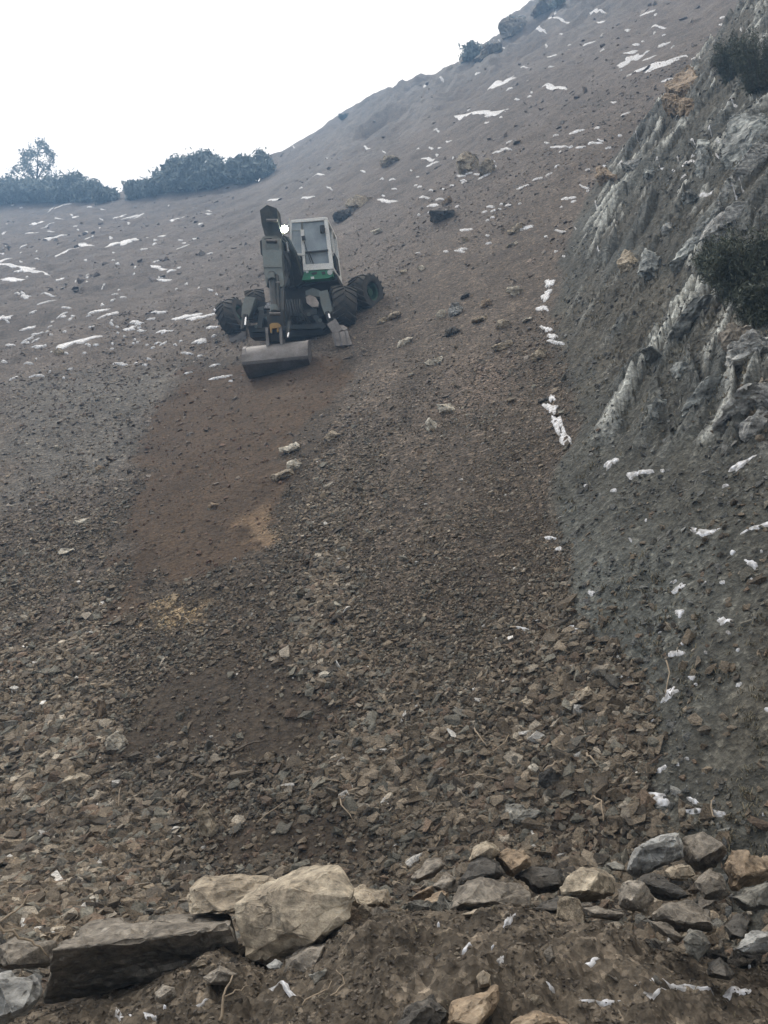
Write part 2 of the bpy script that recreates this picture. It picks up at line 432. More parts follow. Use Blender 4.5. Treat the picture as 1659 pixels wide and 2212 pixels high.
def ground_colour(x, y, z):
    d, bank, berm = masks(x, y)
    r = np.hypot(x, y)
    f, b2 = soil_masks(x, y)
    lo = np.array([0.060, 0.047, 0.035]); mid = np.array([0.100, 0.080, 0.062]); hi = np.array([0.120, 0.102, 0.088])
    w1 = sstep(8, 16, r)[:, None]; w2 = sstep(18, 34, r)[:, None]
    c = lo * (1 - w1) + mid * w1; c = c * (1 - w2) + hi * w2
    def over(c, col, m): m = m[:, None]; return c * (1 - m) + np.array(col) * m
    c = over(c, (0.115, 0.104, 0.088), pm('greyleft', x, y, 0.8, 0.8, 1.2, 12))
    c = over(c, (0.056, 0.043, 0.030), pm('track', x, y, 0.2, 0.5, 0.8, 14) * .9)
    c = over(c, (0.076, 0.050, 0.030), f * (0.85 + 0.15 * vn(x * 2, y * 2, 3)))
    c = over(c, (0.054, 0.042, 0.030), b2 * 0.9)
    c = over(c, (0.30, 0.22, 0.13), pm('gold', x, y, 0.12, 0.3, 0.25, 5) * 0.8 * (0.5 + 0.5 * vn(x * 9, y * 9, 2)))
    c = over(c, (0.26, 0.18, 0.11), pm('gold2', x, y, 0.15, 0.3, 0.25, 5) * 0.6)
    c = over(c, (0.165, 0.125, 0.098), pm('tan', x, y, 0.6, 0.8, 0.8, 6) * 0.8)
    # bank
    veg = sstep(-0.2, 0.5, fbm(x / 1.1, y / 1.1, 4, 61))
    bc = np.array([0.074, 0.073, 0.062])[None] * (1 - veg[:, None]) + np.array([0.085, 0.078, 0.062])[None] * veg[:, None]
    bc = over(bc, (0.108, 0.112, 0.100), pm('pale', x, y, 0.5, 0.8, 0.9, 13) * 0.8)
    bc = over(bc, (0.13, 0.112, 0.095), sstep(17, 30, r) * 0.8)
    p, q, wob, rocky = beds(x, y, H0(x, y), d)
    st = strata(p, q, wob)
    bare = sstep(-0.15, 0.35, st + 0.25 * fbm(x / .3, y / .3, 3, 46)) * rocky
    pale = sstep(.25, .7, fbm(p / 1.6, q / .5, 3, 47) + .3)
    tone_ = np.array([0.10, 0.105, 0.098])[None] * (1 - pale[:, None]) + np.array([0.52, 0.53, 0.49])[None] * pale[:, None]
    bc = bc * (1 - bare[:, None] * .85) + tone_ * (bare[:, None] * .85)
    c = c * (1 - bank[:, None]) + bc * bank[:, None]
    c = over(c, (0.118, 0.098, 0.074), berm * (1 - bank * 0.3) * sstep(6.5, 4.4, y) * 0.95)
    crown = sstep(34, 55, y) * sstep(-14, 0, x)
    c = over(c, (0.16, 0.15, 0.14), crown * sstep(-0.1, 0.5, ridged(x / 5, y / 5, 4, 51)) * 0.8)
    # large damp and dry drifts down the slope
    tone = 1 + 0.22 * fbm(x / 1.6, y / 5.0, 4, 71) + 0.16 * fbm(x / 0.5, y / 0.7, 3, 72)
    c = c * tone[:, None]
    grit = (0.55 + 0.35 * (1 - w1[:, 0])) * (1 - 0.75 * f) * (1 - 0.7 * b2) * (1 - 0.55 * bank) * (1 - 0.3 * berm)
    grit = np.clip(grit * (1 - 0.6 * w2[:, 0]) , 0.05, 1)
    return np.clip(c, 0.01, 0.6), grit

def build_ground():
    core = np.tan(np.linspace(math.atan(-0.50), math.atan(0.50), 1050))
    th = np.arctan(core)
    left = np.linspace(-math.pi, th[0], 110)[:-1]; right = np.linspace(th[-1], math.pi, 110)[1:]
    th = np.concatenate([left, th, right])
    rs = np.concatenate([[0.0], np.geomspace(0.4, 2.3, 40)[:-1], np.geomspace(2.3, 130, 1150), np.geomspace(130, 330, 20)[1:]])
    T, R_ = np.meshgrid(th, rs)
    x = (R_ * np.sin(T)).ravel(); y = (R_ * np.cos(T)).ravel()
    z = H(x, y)
    nr, nt_ = T.shape
    i = np.arange(nr - 1)[:, None] * nt_ + np.arange(nt_ - 1)[None]
    f = np.stack([i, i + 1, i + 1 + nt_, i + nt_], -1)[..., ::1].reshape(-1, 4)
    f = f[:, ::-1]
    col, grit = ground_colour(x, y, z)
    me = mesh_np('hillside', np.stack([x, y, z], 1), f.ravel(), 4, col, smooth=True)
    g = me.attributes.new('Grit', 'FLOAT', 'POINT'); g.data.foreach_set('value', grit.astype(np.float32))
    o = link('hillside', me, M['ground']); tag(o, kind='structure')
    return o
hillside = build_ground()
# ------------------------------------------------------------------ rocks
from mathutils import noise as mn
import colorsys

def hull_mesh(name, pts, seed=0, size=None, amp=0.035, target=None, mat=None, bev=0.022):
    """closed rock: convex hull of the points, edges worn, faces broken up by noise"""
    pts = [Vector(p) for p in pts]
    c = sum(pts, Vector()) / len(pts)
    bm = bmesh.new()
    vs = [bm.verts.new(p - c) for p in pts]
    r = bmesh.ops.convex_hull(bm, input=vs)
    bmesh.ops.delete(bm, geom=list({g for g in r['geom_interior'] + r['geom_unused'] if isinstance(g, bmesh.types.BMVert)}), context='VERTS')
    ext = max((p - c).length for p in pts)
    size = size or ext
    try:
        bmesh.ops.bevel(bm, geom=bm.edges[:], offset=size * bev, segments=1, affect='EDGES', profile=0.6, clamp_overlap=True)
    except Exception:
        pass
    bmesh.ops.remove_doubles(bm, verts=bm.verts[:], dist=size * 0.004)
    bmesh.ops.triangulate(bm, faces=bm.faces[:])
    target = target or size * 0.10
    for it in range(6):
        es = [e for e in bm.edges if e.calc_length() > target]
        if not es or len(bm.verts) > 7000: break
        bmesh.ops.subdivide_edges(bm, edges=es, cuts=1, use_grid_fill=False)
        bmesh.ops.triangulate(bm, faces=[f for f in bm.faces if len(f.verts) > 3])
    bm.normal_update()
    o = Vector((seed * 7.13, seed * 3.7, seed * 1.9)); k = 1.0 / size
    mv = []
    for v in bm.verts:
        q = v.co * k
        w = Vector((mn.noise(q * 2.1 + o), mn.noise(q * 2.1 - o), mn.noise(q * 2.1 + o * 2))) * .35
        a = mn.fractal(q * 1.9 + o, 1.0, 2.1, 4) * 0.9
        st = mn.noise(Vector((q.x * 1.2, q.y * 1.2, q.z * 7 + q.x * 1.5)) + o) * 0.5
        ce = (mn.cell(q * 2.3 + w * 2 + o) - .5) * 1.5 + (mn.cell((q + w * .5) * 5.2 + o) - .5) * .7      # chipped steps
        cr = abs(mn.noise(q * 3.1 + o)); cr = -1.0 * max(0, 0.10 - cr) / 0.10
        fi = mn.noise(q * 13 + o) * 0.3
        mv.append(v.normal * (a + st + ce + cr + fi) * amp * size)
    for v, m_ in zip(bm.verts, mv): v.co += m_
    me = bpy.data.meshes.new(name); bm.to_mesh(me); bm.free()
    for p in me.polygons: p.use_smooth = False
    if mat: me.materials.append(mat)
    return me, c

def smooth_by_angle(me, deg=28):
    me.polygons.foreach_set('use_smooth', np.ones(len(me.polygons), bool))
    me.set_sharp_from_angle(angle=math.radians(deg))

def outline_rock(name, px, y, thick, seed, mat, label, cat='rock', group=None, tilt=0.25, fc=(0, 0), amp=0.035):
    """an angular rock standing at distance y whose broad side has this outline; real thickness front and back"""
    pts = []
    n = len(px); cu = sum(p[0] for p in px) / n; cv = sum(p[1] for p in px) / n
    vmin = min(p[1] for p in px); vmax = max(p[1] for p in px)
    r2 = random.Random(seed)
    for u, v in px:
        t = (v - vmin) / max(1, vmax - vmin)                   # 0 top, 1 bottom
        yy = y + tilt * thick * (0.5 - t) * 1.2
        pts.append(at_y(u, v, yy))
        s = 0.55 + 0.32 * r2.random()
        if r2.random() < .75: pts.append(at_y(cu + fc[0] + (u - cu) * s, cv + fc[1] + (v - cv) * s, yy - thick * (0.25 + 0.35 * r2.random())))
        s = 0.70 + 0.1 * r2.random()
        q = at_y(cu + (u - cu) * s, cv + (v - cv) * s, yy + thick * (0.45 + 0.15 * r2.random()))
        q.z -= thick * 0.06; pts.append(q)
    me, c = hull_mesh(name, pts, seed, mat=mat, amp=amp)
    smooth_by_angle(me, 19)
    o = bpy.data.objects.new(name, me); COL.objects.link(o); o.location = c
    tag(o, label, cat, group); return o

def A(*l): return [(c * .5, 1758.5 + r * .5) for c, r in l]
def B(*l): return [(829.5 + c * .5, 1758.5 + r * .5) for c, r in l]
G1 = 'rocks piled along the berm'

BOULDERS = [
 ('big', A((1000,385),(1050,345),(1190,265),(1290,233),(1370,245),(1440,300),(1500,350),(1490,390),(1450,420),(1450,540),(1400,560),(1250,640),(1130,655),(1060,620),(1010,480)), 3.95, .50, 'tan', 'largest boulder of the berm, a pale tan block ending the flat slab', (60,-30)),
 ('r', A((795,330),(900,265),(1010,243),(1180,255),(1230,300),(1100,420),(990,410),(880,410),(800,405)), 4.40, .45, 'tan', 'pale flat-topped rock with a dark left face tucked behind the big tan boulder', (-40,20)),
 ('r', A((1225,620),(1300,580),(1420,550),(1418,620),(1350,705),(1220,695)), 3.68, .28, 'greybrown', 'small angular rock wedged under the front foot of the big tan boulder', (0,0)),
 ('r', A((-30,570),(60,530),(250,545),(235,650),(30,668),(-30,660)), 4.05, .35, 'greybrown', 'low brown slab at the left edge, lying left of the long flat slab', (0,0)),
 ('r', A((-60,680),(60,672),(180,690),(200,770),(130,850),(20,915),(-60,920)), 3.25, .4, 'palegrey', 'pale frosted slab in the bottom left corner of the berm', (0,0)),
 ('r', A((665,770),(700,730),(755,745),(765,790),(720,825),(675,805)), 3.15, .13, 'greybrown', 'small round grey stone alone in the soil below the long flat slab', (0,0)),
 ('r', A((1490,335),(1560,308),(1680,318),(1690,400),(1560,405),(1500,385)), 4.5, .3, 'tan', 'flat pale tan rock just right of the big tan boulder', (0,0)),
 ('r', A((870,705),(950,655),(1030,690),(990,740),(900,738)), 3.45, .16, 'greybrown', 'small flat tan stone in the soil just below the shadowed gap of the long slab', (0,0)),
 ('r', A((1148,652),(1190,625),(1228,642),(1215,668),(1160,672)), 3.55, .07, 'palegrey', 'tiny whitish stone at the lower left foot of the big tan boulder', (0,0)),
 ('r', A((1330,692),(1440,645),(1442,700),(1350,748)), 3.45, .14, 'slate', 'small greenish stone leaning in the soil right below the wedged rock', (0,0)),
 ('r', A((1478,500),(1595,425),(1608,458),(1505,515)), 4.05, .12, 'greybrown', 'thin plank-shaped brown stone right of the big tan boulder', (0,0)),
 ('r', A((1415,575),(1458,470),(1495,550),(1445,600)), 3.95, .16, 'darkrock', 'dark pointed stone standing against the right side of the big tan boulder', (0,0)),
 ('r', B((258,440),(272,375),(330,305),(420,268),(600,285),(645,340),(640,405),(480,425)), 4.05, .45, 'greybrown', 'broad grey-brown boulder in the middle of the berm, under the dark and orange pair', (0,-10)),
 ('r', B((320,305),(370,210),(440,178),(500,200),(528,262),(440,290),(350,300)), 4.28, .32, 'darkrock', 'dark greenish rock perched on the broad grey-brown boulder', (0,0)),
 ('r', B((368,200),(385,145),(440,112),(480,130),(515,165),(470,200),(400,215)), 4.45, .25, 'tan', 'pale tan rock peeking up behind the dark greenish rock', (0,0)),
 ('r', B((465,175),(540,145),(600,153),(632,185),(640,222),(560,268),(520,255),(490,215)), 4.48, .28, 'ochre', 'orange-tan rock right of the dark greenish rock', (0,0)),
 ('r', B((98,372),(150,335),(212,305),(225,350),(160,385)), 4.5, .14, 'ochre', 'yellowish angular stone above the tilted orange slab', (0,0)),
 ('r', B((92,422),(170,370),(245,328),(287,330),(275,400),(250,445),(150,435)), 4.15, .22, 'ochre', 'tilted orange-faced slab left of the broad grey-brown boulder', (0,0)),
 ('r', B((108,275),(190,195),(250,183),(272,215),(220,272),(130,298)), 4.85, .22, 'greybrown', 'rough grey-tan rock furthest left of the perched dark rock, at the scree edge', (0,0)),
 ('r', B((205,312),(270,248),(315,280),(295,345),(240,335)), 4.55, .18, 'greybrown', 'small brown rock between the rough grey-tan rock and the broad boulder', (0,0)),
 ('r', B((555,265),(640,218),(770,230),(785,310),(745,335),(660,345),(600,280)), 4.5, .32, 'darkrock', 'dark grey humped rock right of the orange-tan rock, over a black gap', (0,0)),
 ('r', B((778,335),(820,290),(870,240),(960,228),(1012,265),(1005,350),(930,372),(790,372)), 4.32, .34, 'tan', 'tan and grey rock with a smooth slanting top in the middle right of the berm', (-20,-10)),
 ('r', B((1000,340),(1030,300),(1082,283),(1115,303),(1175,375),(1135,432),(1040,422),(1005,395)), 3.98, .24, 'greybrown', 'pale blunt-cornered block in front of the slanting tan and grey rock', (10,-10)),
 ('r', B((1042,255),(1065,190),(1092,130),(1200,85),(1282,72),(1302,130),(1296,192),(1200,228),(1080,275)), 4.7, .36, 'palegrey', 'large silvery slate rock leaning left at the back of the berm', (0,0)),
 ('r', B((1283,105),(1380,88),(1465,125),(1492,165),(1445,232),(1350,248),(1300,205)), 4.78, .36, 'greybrown', 'rounded brown boulder right beside the silvery slate rock', (0,-15)),
 ('r', B((1448,232),(1480,163),(1560,163),(1690,190),(1700,275),(1560,305),(1500,335)), 4.6, .4, 'ochre', 'rust-brown boulder cut by the right edge, right of the rounded brown one', (0,-15)),
 ('r', B((1205,247),(1260,214),(1322,213),(1352,265),(1300,292),(1230,284)), 4.32, .2, 'tan', 'small tan rock below the gap between silvery slate and rounded brown boulder', (0,0)),
 ('r', B((1085,285),(1160,243),(1220,270),(1325,352),(1280,375),(1180,362)), 4.22, .26, 'darkrock', 'dark low rock behind the pale blunt-cornered block', (0,0)),
 ('r', B((1333,292),(1380,238),(1462,250),(1494,330),(1462,372),(1380,372)), 4.18, .26, 'greybrown', 'brown blocky rock below the rounded brown boulder', (0,0)),
 ('r', B((1125,455),(1200,385),(1320,363),(1412,418),(1432,505),(1300,515),(1180,470)), 3.88, .34, 'greybrown', 'broad low grey-brown boulder on the right, dipping to a dark underside', (0,-15)),
 ('r', B((850,402),(920,390),(1042,430),(1020,455),(880,440)), 3.72, .2, 'greybrown', 'thin flat stone lying on the crest of the soil mound', (0,0)),
 ('r', B((1288,545),(1320,493),(1380,503),(1418,560),(1402,592),(1360,642),(1310,602)), 3.45, .18, 'slate', 'greenish hexagonal stone standing in the soil below the broad low boulder', (0,0)),
 ('r', B((1148,463),(1220,468),(1300,535),(1280,560),(1200,520)), 3.58, .14, 'greybrown', 'long narrow stone half sunk left of the greenish hexagonal stone', (0,0)),
 ('r', B((1488,362),(1600,300),(1690,280),(1700,405),(1560,415)), 4.2, .3, 'slate', 'flat grey-green rock at the right edge under the rust-brown boulder', (0,0)),
 ('r', B((1458,475),(1530,418),(1585,460),(1562,545),(1490,545)), 3.82, .24, 'darkrock', 'dull dark rock right of the broad low grey-brown boulder', (0,0)),
 ('r', B((1498,585),(1570,510),(1690,498),(1700,590),(1560,610)), 3.58, .3, 'palegrey', 'lichen-speckled pale rock at the right edge of the lower berm', (0,0)),
 ('r', B((330,435),(410,400),(455,432),(400,450)), 3.7, .14, 'tan', 'small tan cap stone at the foot of the broad grey-brown boulder', (0,0)),
 ('r', B((262,906),(285,800),(390,765),(492,738),(502,800),(472,870),(400,930),(280,950)), 2.92, .24, 'ochre', 'tan-yellow rock in the soil at the bottom, below the upright tan stone', (0,0)),
 ('r', B((398,700),(430,670),(466,690),(462,742),(410,752)), 3.02, .09, 'tan', 'small upright tan stone above the tan-yellow rock at the bottom', (0,0)),
 ('r', B((540,906),(580,868),(660,848),(760,862),(815,900),(820,960),(550,960)), 2.75, .26, 'ochre', 'tan rock cut by the bottom edge right of the tan-yellow rock', (0,0)),
 ('r', B((50,906),(90,832),(200,798),(272,850),(250,940),(60,950)), 2.8, .26, 'darkrock', 'dark earthy rock cut by the bottom edge left of the tan-yellow rock', (0,0)),
 ('r', B((686,600),(720,556),(744,620),(710,655)), 3.2, .08, 'greybrown', 'small grey stone set in the middle of the bare soil mound', (0,0)),
 ('r', B((1390,640),(1450,610),(1530,690),(1500,720),(1400,700)), 3.4, .18, 'darkrock', 'brown stone half buried right below the greenish hexagonal stone', (0,0)),
 ('r', B((950,215),(1000,200),(1045,225),(1050,250),(980,245)), 4.7, .12, 'slate', 'small grey stone at the left foot of the silvery slate rock', (0,0)),
 ('r', B((600,420),(700,395),(760,350),(860,372),(850,420),(700,430)), 4.1, .25, 'darkrock', 'dark rock deep in the black gap right of the broad grey-brown boulder', (0,0)),
]
for i, (k, px, y, th, mt, lab, fc) in enumerate(BOULDERS):
    outline_rock('boulder' if th > .2 else 'stone', px, y, th, i + 1, M[mt], lab, 'boulder' if th > .2 else 'stone', G1, fc=fc, amp=0.024 if k == 'r' else 0.018)

# the long slab: lit flat top, overhanging dark front
def slab_rock():
    top_front = [(d, *p) for d, p in zip((3.62, 3.66, 3.70, 3.74, 3.78), A((225,590),(400,572),(650,547),(850,512),(1000,480)))]
    top_back = [(d, *p) for d, p in zip((4.25, 4.35, 4.45, 4.45), A((300,520),(400,458),(700,436),(1010,418)))]
    bot = [(d, *p) for d, p in zip((3.98, 4.02, 4.06, 4.1), A((190,820),(450,760),(700,720),(1060,685)))]
    botb = [(4.5, *p) for p in A((380,640),(1050,600))]
    pts = [at_y(u, v, d) for d, u, v in top_front + top_back + bot + botb]
    me, c = hull_mesh('flat_slab', pts, 77, size=0.42, amp=0.02, target=0.03, mat=M['greybrown'], bev=0.03)
    smooth_by_angle(me, 19)
    o = bpy.data.objects.new('flat_slab', me); COL.objects.link(o); o.location = c
    tag(o, 'long flat slab with a pale top and dark overhanging front at lower left', 'boulder', G1)
slab_rock()

# stones on the slope: centre, width and height as seen, material, label
G2 = 'single stones lying on the open slope'
SLOPE = [
 (963,883,38,30,'bright','knobbly pale grey rock, the upper one of the lone pair below the stone field'),
 (932,921,26,28,'bright','pale triangular stone, the lower one of the lone pair below the stone field'),
 (715,943,36,16,'tan','small grey stone at the upper right of the trio below the bucket'),
 (628,970,46,17,'bright','oval pale grey stone above the two touching stones below the bucket'),
 (611,1025,50,16,'tan','flat grey stone with a white edge, lowest of those below the bucket'),
 (632,1006,32,20,'bright','blocky white-topped stone touching the flat grey one below the bucket'),
 (460,1093,24,12,'ochre','small tan stone on the fresh brown soil'),
 (940,781,40,13,'bright','long pale slanting stone below the stone field right of the machine'),
 (888,810,15,8,'bright','tiny pale stone left below the long pale slanting one'),
 (1086,747,42,15,'tan','flat layered stone with a black shadow, right of the stone field'),
 (1163,770,38,20,'tan','brown slab stone nearest to the snowy gully'),
 (1112,630,40,22,'bright','pale pointed stone high on the right of the stone field'),
 (1088,700,34,18,'tan','squarish brown stone above the flat layered stone'),
 (1038,690,38,11,'tan','long tan stone left of the squarish brown stone'),
 (873,740,40,14,'bright','long stone with a white rim, lower left of the stone field'),
 (850,683,36,12,'tan','pair-like grey stone just right of the rear tyre'),
 (826,694,28,9,'tan','low brown stone under the rear tyre'),
 (950,468,52,26,'darkrock','dark hollowed rock high above the stone field'),
 (965,437,24,20,'ochre','pinkish cap stone on top of the dark hollowed rock'),
 (1115,495,38,15,'tan','grey rounded stone high up, left of the rocky bank'),
 (1108,528,24,9,'bright','small flat pale stone below the grey rounded one'),
 (1008,362,46,36,'tan','cracked brown rock of the little crag in mid slope'),
 (1052,368,34,30,'tan','right-hand rock of the little crag in mid slope'),
 (983,672,30,26,'palegrey','upright grey stone in the centre of the stone field'),
 (955,680,20,14,'bright','white-cornered stone left of the upright grey one'),
 (1050,657,26,16,'ochre','reddish stone with a pink chip above the squarish brown stone'),
 (980,715,36,18,'darkrock','dark stone below the upright grey one'),
 (1005,640,24,10,'darkrock','low dark stone over the stone field'),
 (1140,690,22,9,'bright','small pale stone between stone field and gully'),
 (1180,862,30,8,'darkrock','dark crack-like stone at the edge of the snowy gully'),
 (1005,520,14,8,'tan','tiny stone in the empty slope above the field'),
 (872,588,18,9,'tan','small stone alone, upper right of the rear tyre'),
 (912,580,18,10,'bright','small light stone next to the one above the rear tyre'),
 (770,440,60,24,'tan','broad ledge rock behind the cab'),
 (815,500,24,12,'bright','pale stone with snow to the right of the cab'),
 (740,470,40,20,'darkrock','dark rock just behind the cab roof'),
 (840,350,40,20,'tan','grey rock high above the machine'),
 (178,1128,36,12,'bright','flat pale stone at the upper left of the coarse scree'),
 (145,1190,34,12,'bright','flat pale stone left in the coarse scree'),
 (1142,1762,92,30,'slate','long dark green slab in the hollow above the berm'),
 (1256,1506,72,24,'tan','large smooth grey stone at the foot of the snow gully'),
 (1142,1519,38,18,'tan','rounded brown stone left of the large smooth grey one'),
 (1185,1690,44,34,'darkrock','dark angular rock with sticks beside it'),
 (1150,1668,34,24,'bright','whitish grey stone above the dark angular rock'),
 (252,1607,46,26,'bright','tan stone standing out left of the lower brown patch'),
 (222,1540,22,40,'ochre','upright pale yellow shard left of the brown patch'),
 (860,1630,40,20,'ochre','orange-tan stone right of the lower brown patch'),
 (162,1690,60,22,'tan','flat grey-tan slab in the coarse scree at the left'),
 (80,1708,36,20,'ochre','rounded tan stone left of the flat grey-tan slab'),
 (442,1790,40,70,'tan','tall grey stone leaning in the scree behind the long slab'),
 (205,1955,34,22,'bright','blunt tan stone behind the left end of the long slab'),
 (1245,1905,44,26,'tan','grey stone in the scree just behind the middle of the berm'),
 (700,1460,30,16,'bright','pale stone on the right of the brown patch'),
 (130,760,30,16,'tan','lone stone on the bare left slope'),
 (215,1013,20,10,'ochre','reddish stone on the grey left slope'),
 (125,968,16,10,'bright','tiny pale stone on the grey left slope'),
 (256,866,12,8,'bright','tiny light stone left of the machine'),
]
def slope_stone(u, v, w, h, mt, label, seed, group=G2):
    p = P(u, v + h * 0.3)
    if p is None: return
    dist = (p - Vector((0, 0, EYE))).length; k = dist / F9
    W = w * k * 0.60; Hh = h * k * 0.78; D = W * 0.8
    r2 = random.Random(seed * 13 + 5); pts = []
    for j in range(15):
        a = r2.random() * 6.283; zz = r2.uniform(-1, 1); rr = math.sqrt(max(0, 1 - zz * zz)) ** 0.6
        pts.append(Vector((math.cos(a) * rr * W, math.sin(a) * rr * D, zz * Hh)))
    tx = Vector((1, 0, (HZ(p.x + .3, p.y) - HZ(p.x - .3, p.y)) / .6)).normalized()
    a = math.atan2(tx.z, tx.x) * 0.7 + r2.uniform(-.15, .15)
    R = Matrix.Rotation(-a, 3, 'Y') @ Matrix.Rotation(0.35, 3, 'X')
    pts = [R @ q for q in pts]
    me, c = hull_mesh('stone', pts, seed, amp=0.05, mat=M[mt], target=max(W, Hh) * 0.16)
    smooth_by_angle(me, 24)
    o = bpy.data.objects.new('stone', me); COL.objects.link(o); o.location = p + Vector((0, 0, Hh * 0.42))
    tag(o, label, 'stone', group)
for i, (u, v, w, h, mt, lab) in enumerate(SLOPE): slope_stone(u, v, w, h, mt, lab, 200 + i)

for i, (u, v, w, h, mt, lab) in enumerate([
 (1060, 108, 60, 22, 'greybrown', 'low rock knob on the right ridge above the spindly bush'), (1108, 62, 52, 34, 'greybrown', 'rounded rock knob standing out of the right ridge'),
 (1170, 20, 60, 20, 'greybrown', 'flat rock knob on the ridge at the top edge')]):
    slope_stone(u, v, w, h, mt, lab, 270 + i, 'rock knobs on the right ridge')

# ------------------------------------------------------------------ bedrock standing out of the bank
def C5(*l): return [(1260.8 + c * .24, 199 + r * .24) for c, r in l]
def C6(*l): return [(1260.8 + c * .24, 597 + r * .24) for c, r in l]
def outcrop(px, out, mt, label, seed, amp=0.05, inn=0.35):
    ps = [P(u, v) for u, v in px]
    ps = [p for p in ps if p]
    # neighbours can land on different folds of the bank: pull outliers to the median distance
    ym = sorted(p.y for p in ps)[len(ps) // 2]
    qs = []
    for (u, v), p in zip(px, ps):
        y = min(max(p.y, ym - 0.9), ym + 0.9); qs.append(at_y(u, v, y))
    c = sum(qs, Vector()) / len(qs)
    e = 0.4
    n = Vector((-(HZ(c.x + e, c.y) - HZ(c.x - e, c.y)) / (2 * e), -(HZ(c.x, c.y + e) - HZ(c.x, c.y - e)) / (2 * e), 1)).normalized()
    pts = []
    r2 = random.Random(seed)
    for q in qs:
        pts.append(q + n * 0.02); (r2.random() < .6) and pts.append(c + (q - c) * (0.5 + .4 * r2.random()) + n * out * (0.5 + 0.8 * r2.random())); pts.append(q - n * inn)
    me, cc = hull_mesh('rock_outcrop', pts, seed, size=max(0.25, 2.2 * out), amp=amp * .9, target=0.045, mat=M[mt], bev=0.02)
    smooth_by_angle(me, 26)
    o = bpy.data.objects.new('rock_outcrop', me); COL.objects.link(o); o.location = cc
    tag(o, label, 'rock outcrop', 'bedrock outcrops on the bank')
OUT = [
 (C5((740,140),(790,70),(900,50),(1010,110),(1070,160),(1040,230),(950,250),(860,210),(760,210)), .32, 'ochre', 'golden tan outcrop high on the right bank, above a black hollow'),
 (C5((760,60),(800,-60),(880,-150),(1000,-230),(1050,-120),(1020,60),(960,90),(830,70)), .28, 'ochre', 'reddish outcrop leaning above the golden tan one'),
 (C5((140,820),(150,700),(200,680),(300,740),(320,790),(250,800),(150,850)), .22, 'ochre', 'cream and yellow knob where the open slope meets the bank'),
 (C5((350,700),(430,620),(540,590),(530,640),(460,720),(370,715)), .18, 'palegrey', 'small pale grey rib just right of the cream and yellow knob'),
 (C5((1230,560),(1300,380),(1360,240),(1500,200),(1640,200),(1700,300),(1560,520),(1400,680),(1260,720)), .22, 'outcrop', 'wide smooth grey-green rock face at the upper right edge'),
 (C5((780,1645),(900,1490),(1010,1370),(1200,1040),(1250,1010),(1150,1200),(1000,1420),(850,1600)), .14, 'outcrop', 'lower half of the long pale slanting rib'),
 (C5((1180,1060),(1300,850),(1440,690),(1659,470),(1700,470),(1659,560),(1460,730),(1300,900)), .18, 'palegrey', 'upper half of the long pale slanting rib, rising to the right edge'),
 (C5((1000,1350),(1240,1160),(1420,1040),(1560,975),(1545,1050),(1280,1200),(1050,1340)), .14, 'palegrey', 'short pale rib under the long slanting one, left of the dark shrub'),
 (C5((350,1460),(400,1440),(480,1470),(455,1590),(330,1640)), .15, 'tan', 'small cream outcrop on the lower left part of the bank'),
 (C5((1040,540),(1080,430),(1150,440),(1130,660),(1080,800),(1020,760)), .16, 'outcrop', 'upright grey rock left of the wide smooth face'),
 (C5((530,760),(600,710),(680,700),(640,770),(560,790)), .12, 'outcrop', 'small grey patch of rock in the middle of the upper bank'),
 (C5((880,960),(1020,900),(1050,960),(950,1010),(880,1000)), .14, 'outcrop', 'flat grey ledge in the centre of the bank'),
 (C5((700,1280),(740,1190),(810,1170),(790,1250),(720,1300)), .14, 'palegrey', 'narrow pale fin left of the long slanting rib'),
 (C5((480,1650),(540,1500),(640,1440),(690,1470),(650,1640),(560,1700)), .22, 'outcrop', 'dark domed rock left of the foot of the long slanting rib'),
 (C6((550,770),(620,690),(730,668),(710,712),(590,795)), .14, 'outcrop', 'grey lozenge-shaped outcrop below the foot of the long rib'),
 (C6((1180,660),(1280,540),(1380,440),(1560,480),(1555,570),(1420,610),(1250,725)), .22, 'greybrown', 'brownish block over the white streaked outcrops at the right'),
 (C6((1250,810),(1400,640),(1540,590),(1700,540),(1700,680),(1450,730),(1300,840)), .2, 'palegrey', 'upper white streaked outcrop at the right edge'),
 (C6((1290,1250),(1450,1080),(1700,930),(1700,1110),(1400,1230),(1150,1395)), .24, 'palegrey', 'lower and whitest streaked outcrop at the right edge'),
 (C6((1380,1430),(1500,1290),(1600,1250),(1700,1240),(1640,1350),(1450,1510)), .18, 'palegrey', 'pale smooth outcrop directly below the whitest streaked one'),
 (C6((840,1250),(1000,1060),(1180,920),(1270,890),(1200,990),(1050,1150),(900,1265)), .14, 'outcrop', 'slanting grey rib left of the white streaked outcrops'),
 (C6((750,620),(950,430),(1100,210),(1160,170),(1110,260),(970,470),(850,600)), .14, 'outcrop', 'long grey rib below the dark shrub'),
 (C6((800,800),(860,770),(940,770),(930,830),(840,960),(800,920)), .12, 'outcrop', 'narrow broken grey rock in the lower bank'),
 (C6((600,1280),(640,1170),(720,1110),(760,1120),(700,1260),(640,1310)), .12, 'outcrop', 'lowest grey rock of the bank above the damp hollow'),
]
for i, (px, out, mt, lab) in enumerate(OUT): outcrop(px, out, mt, lab, 400 + i)

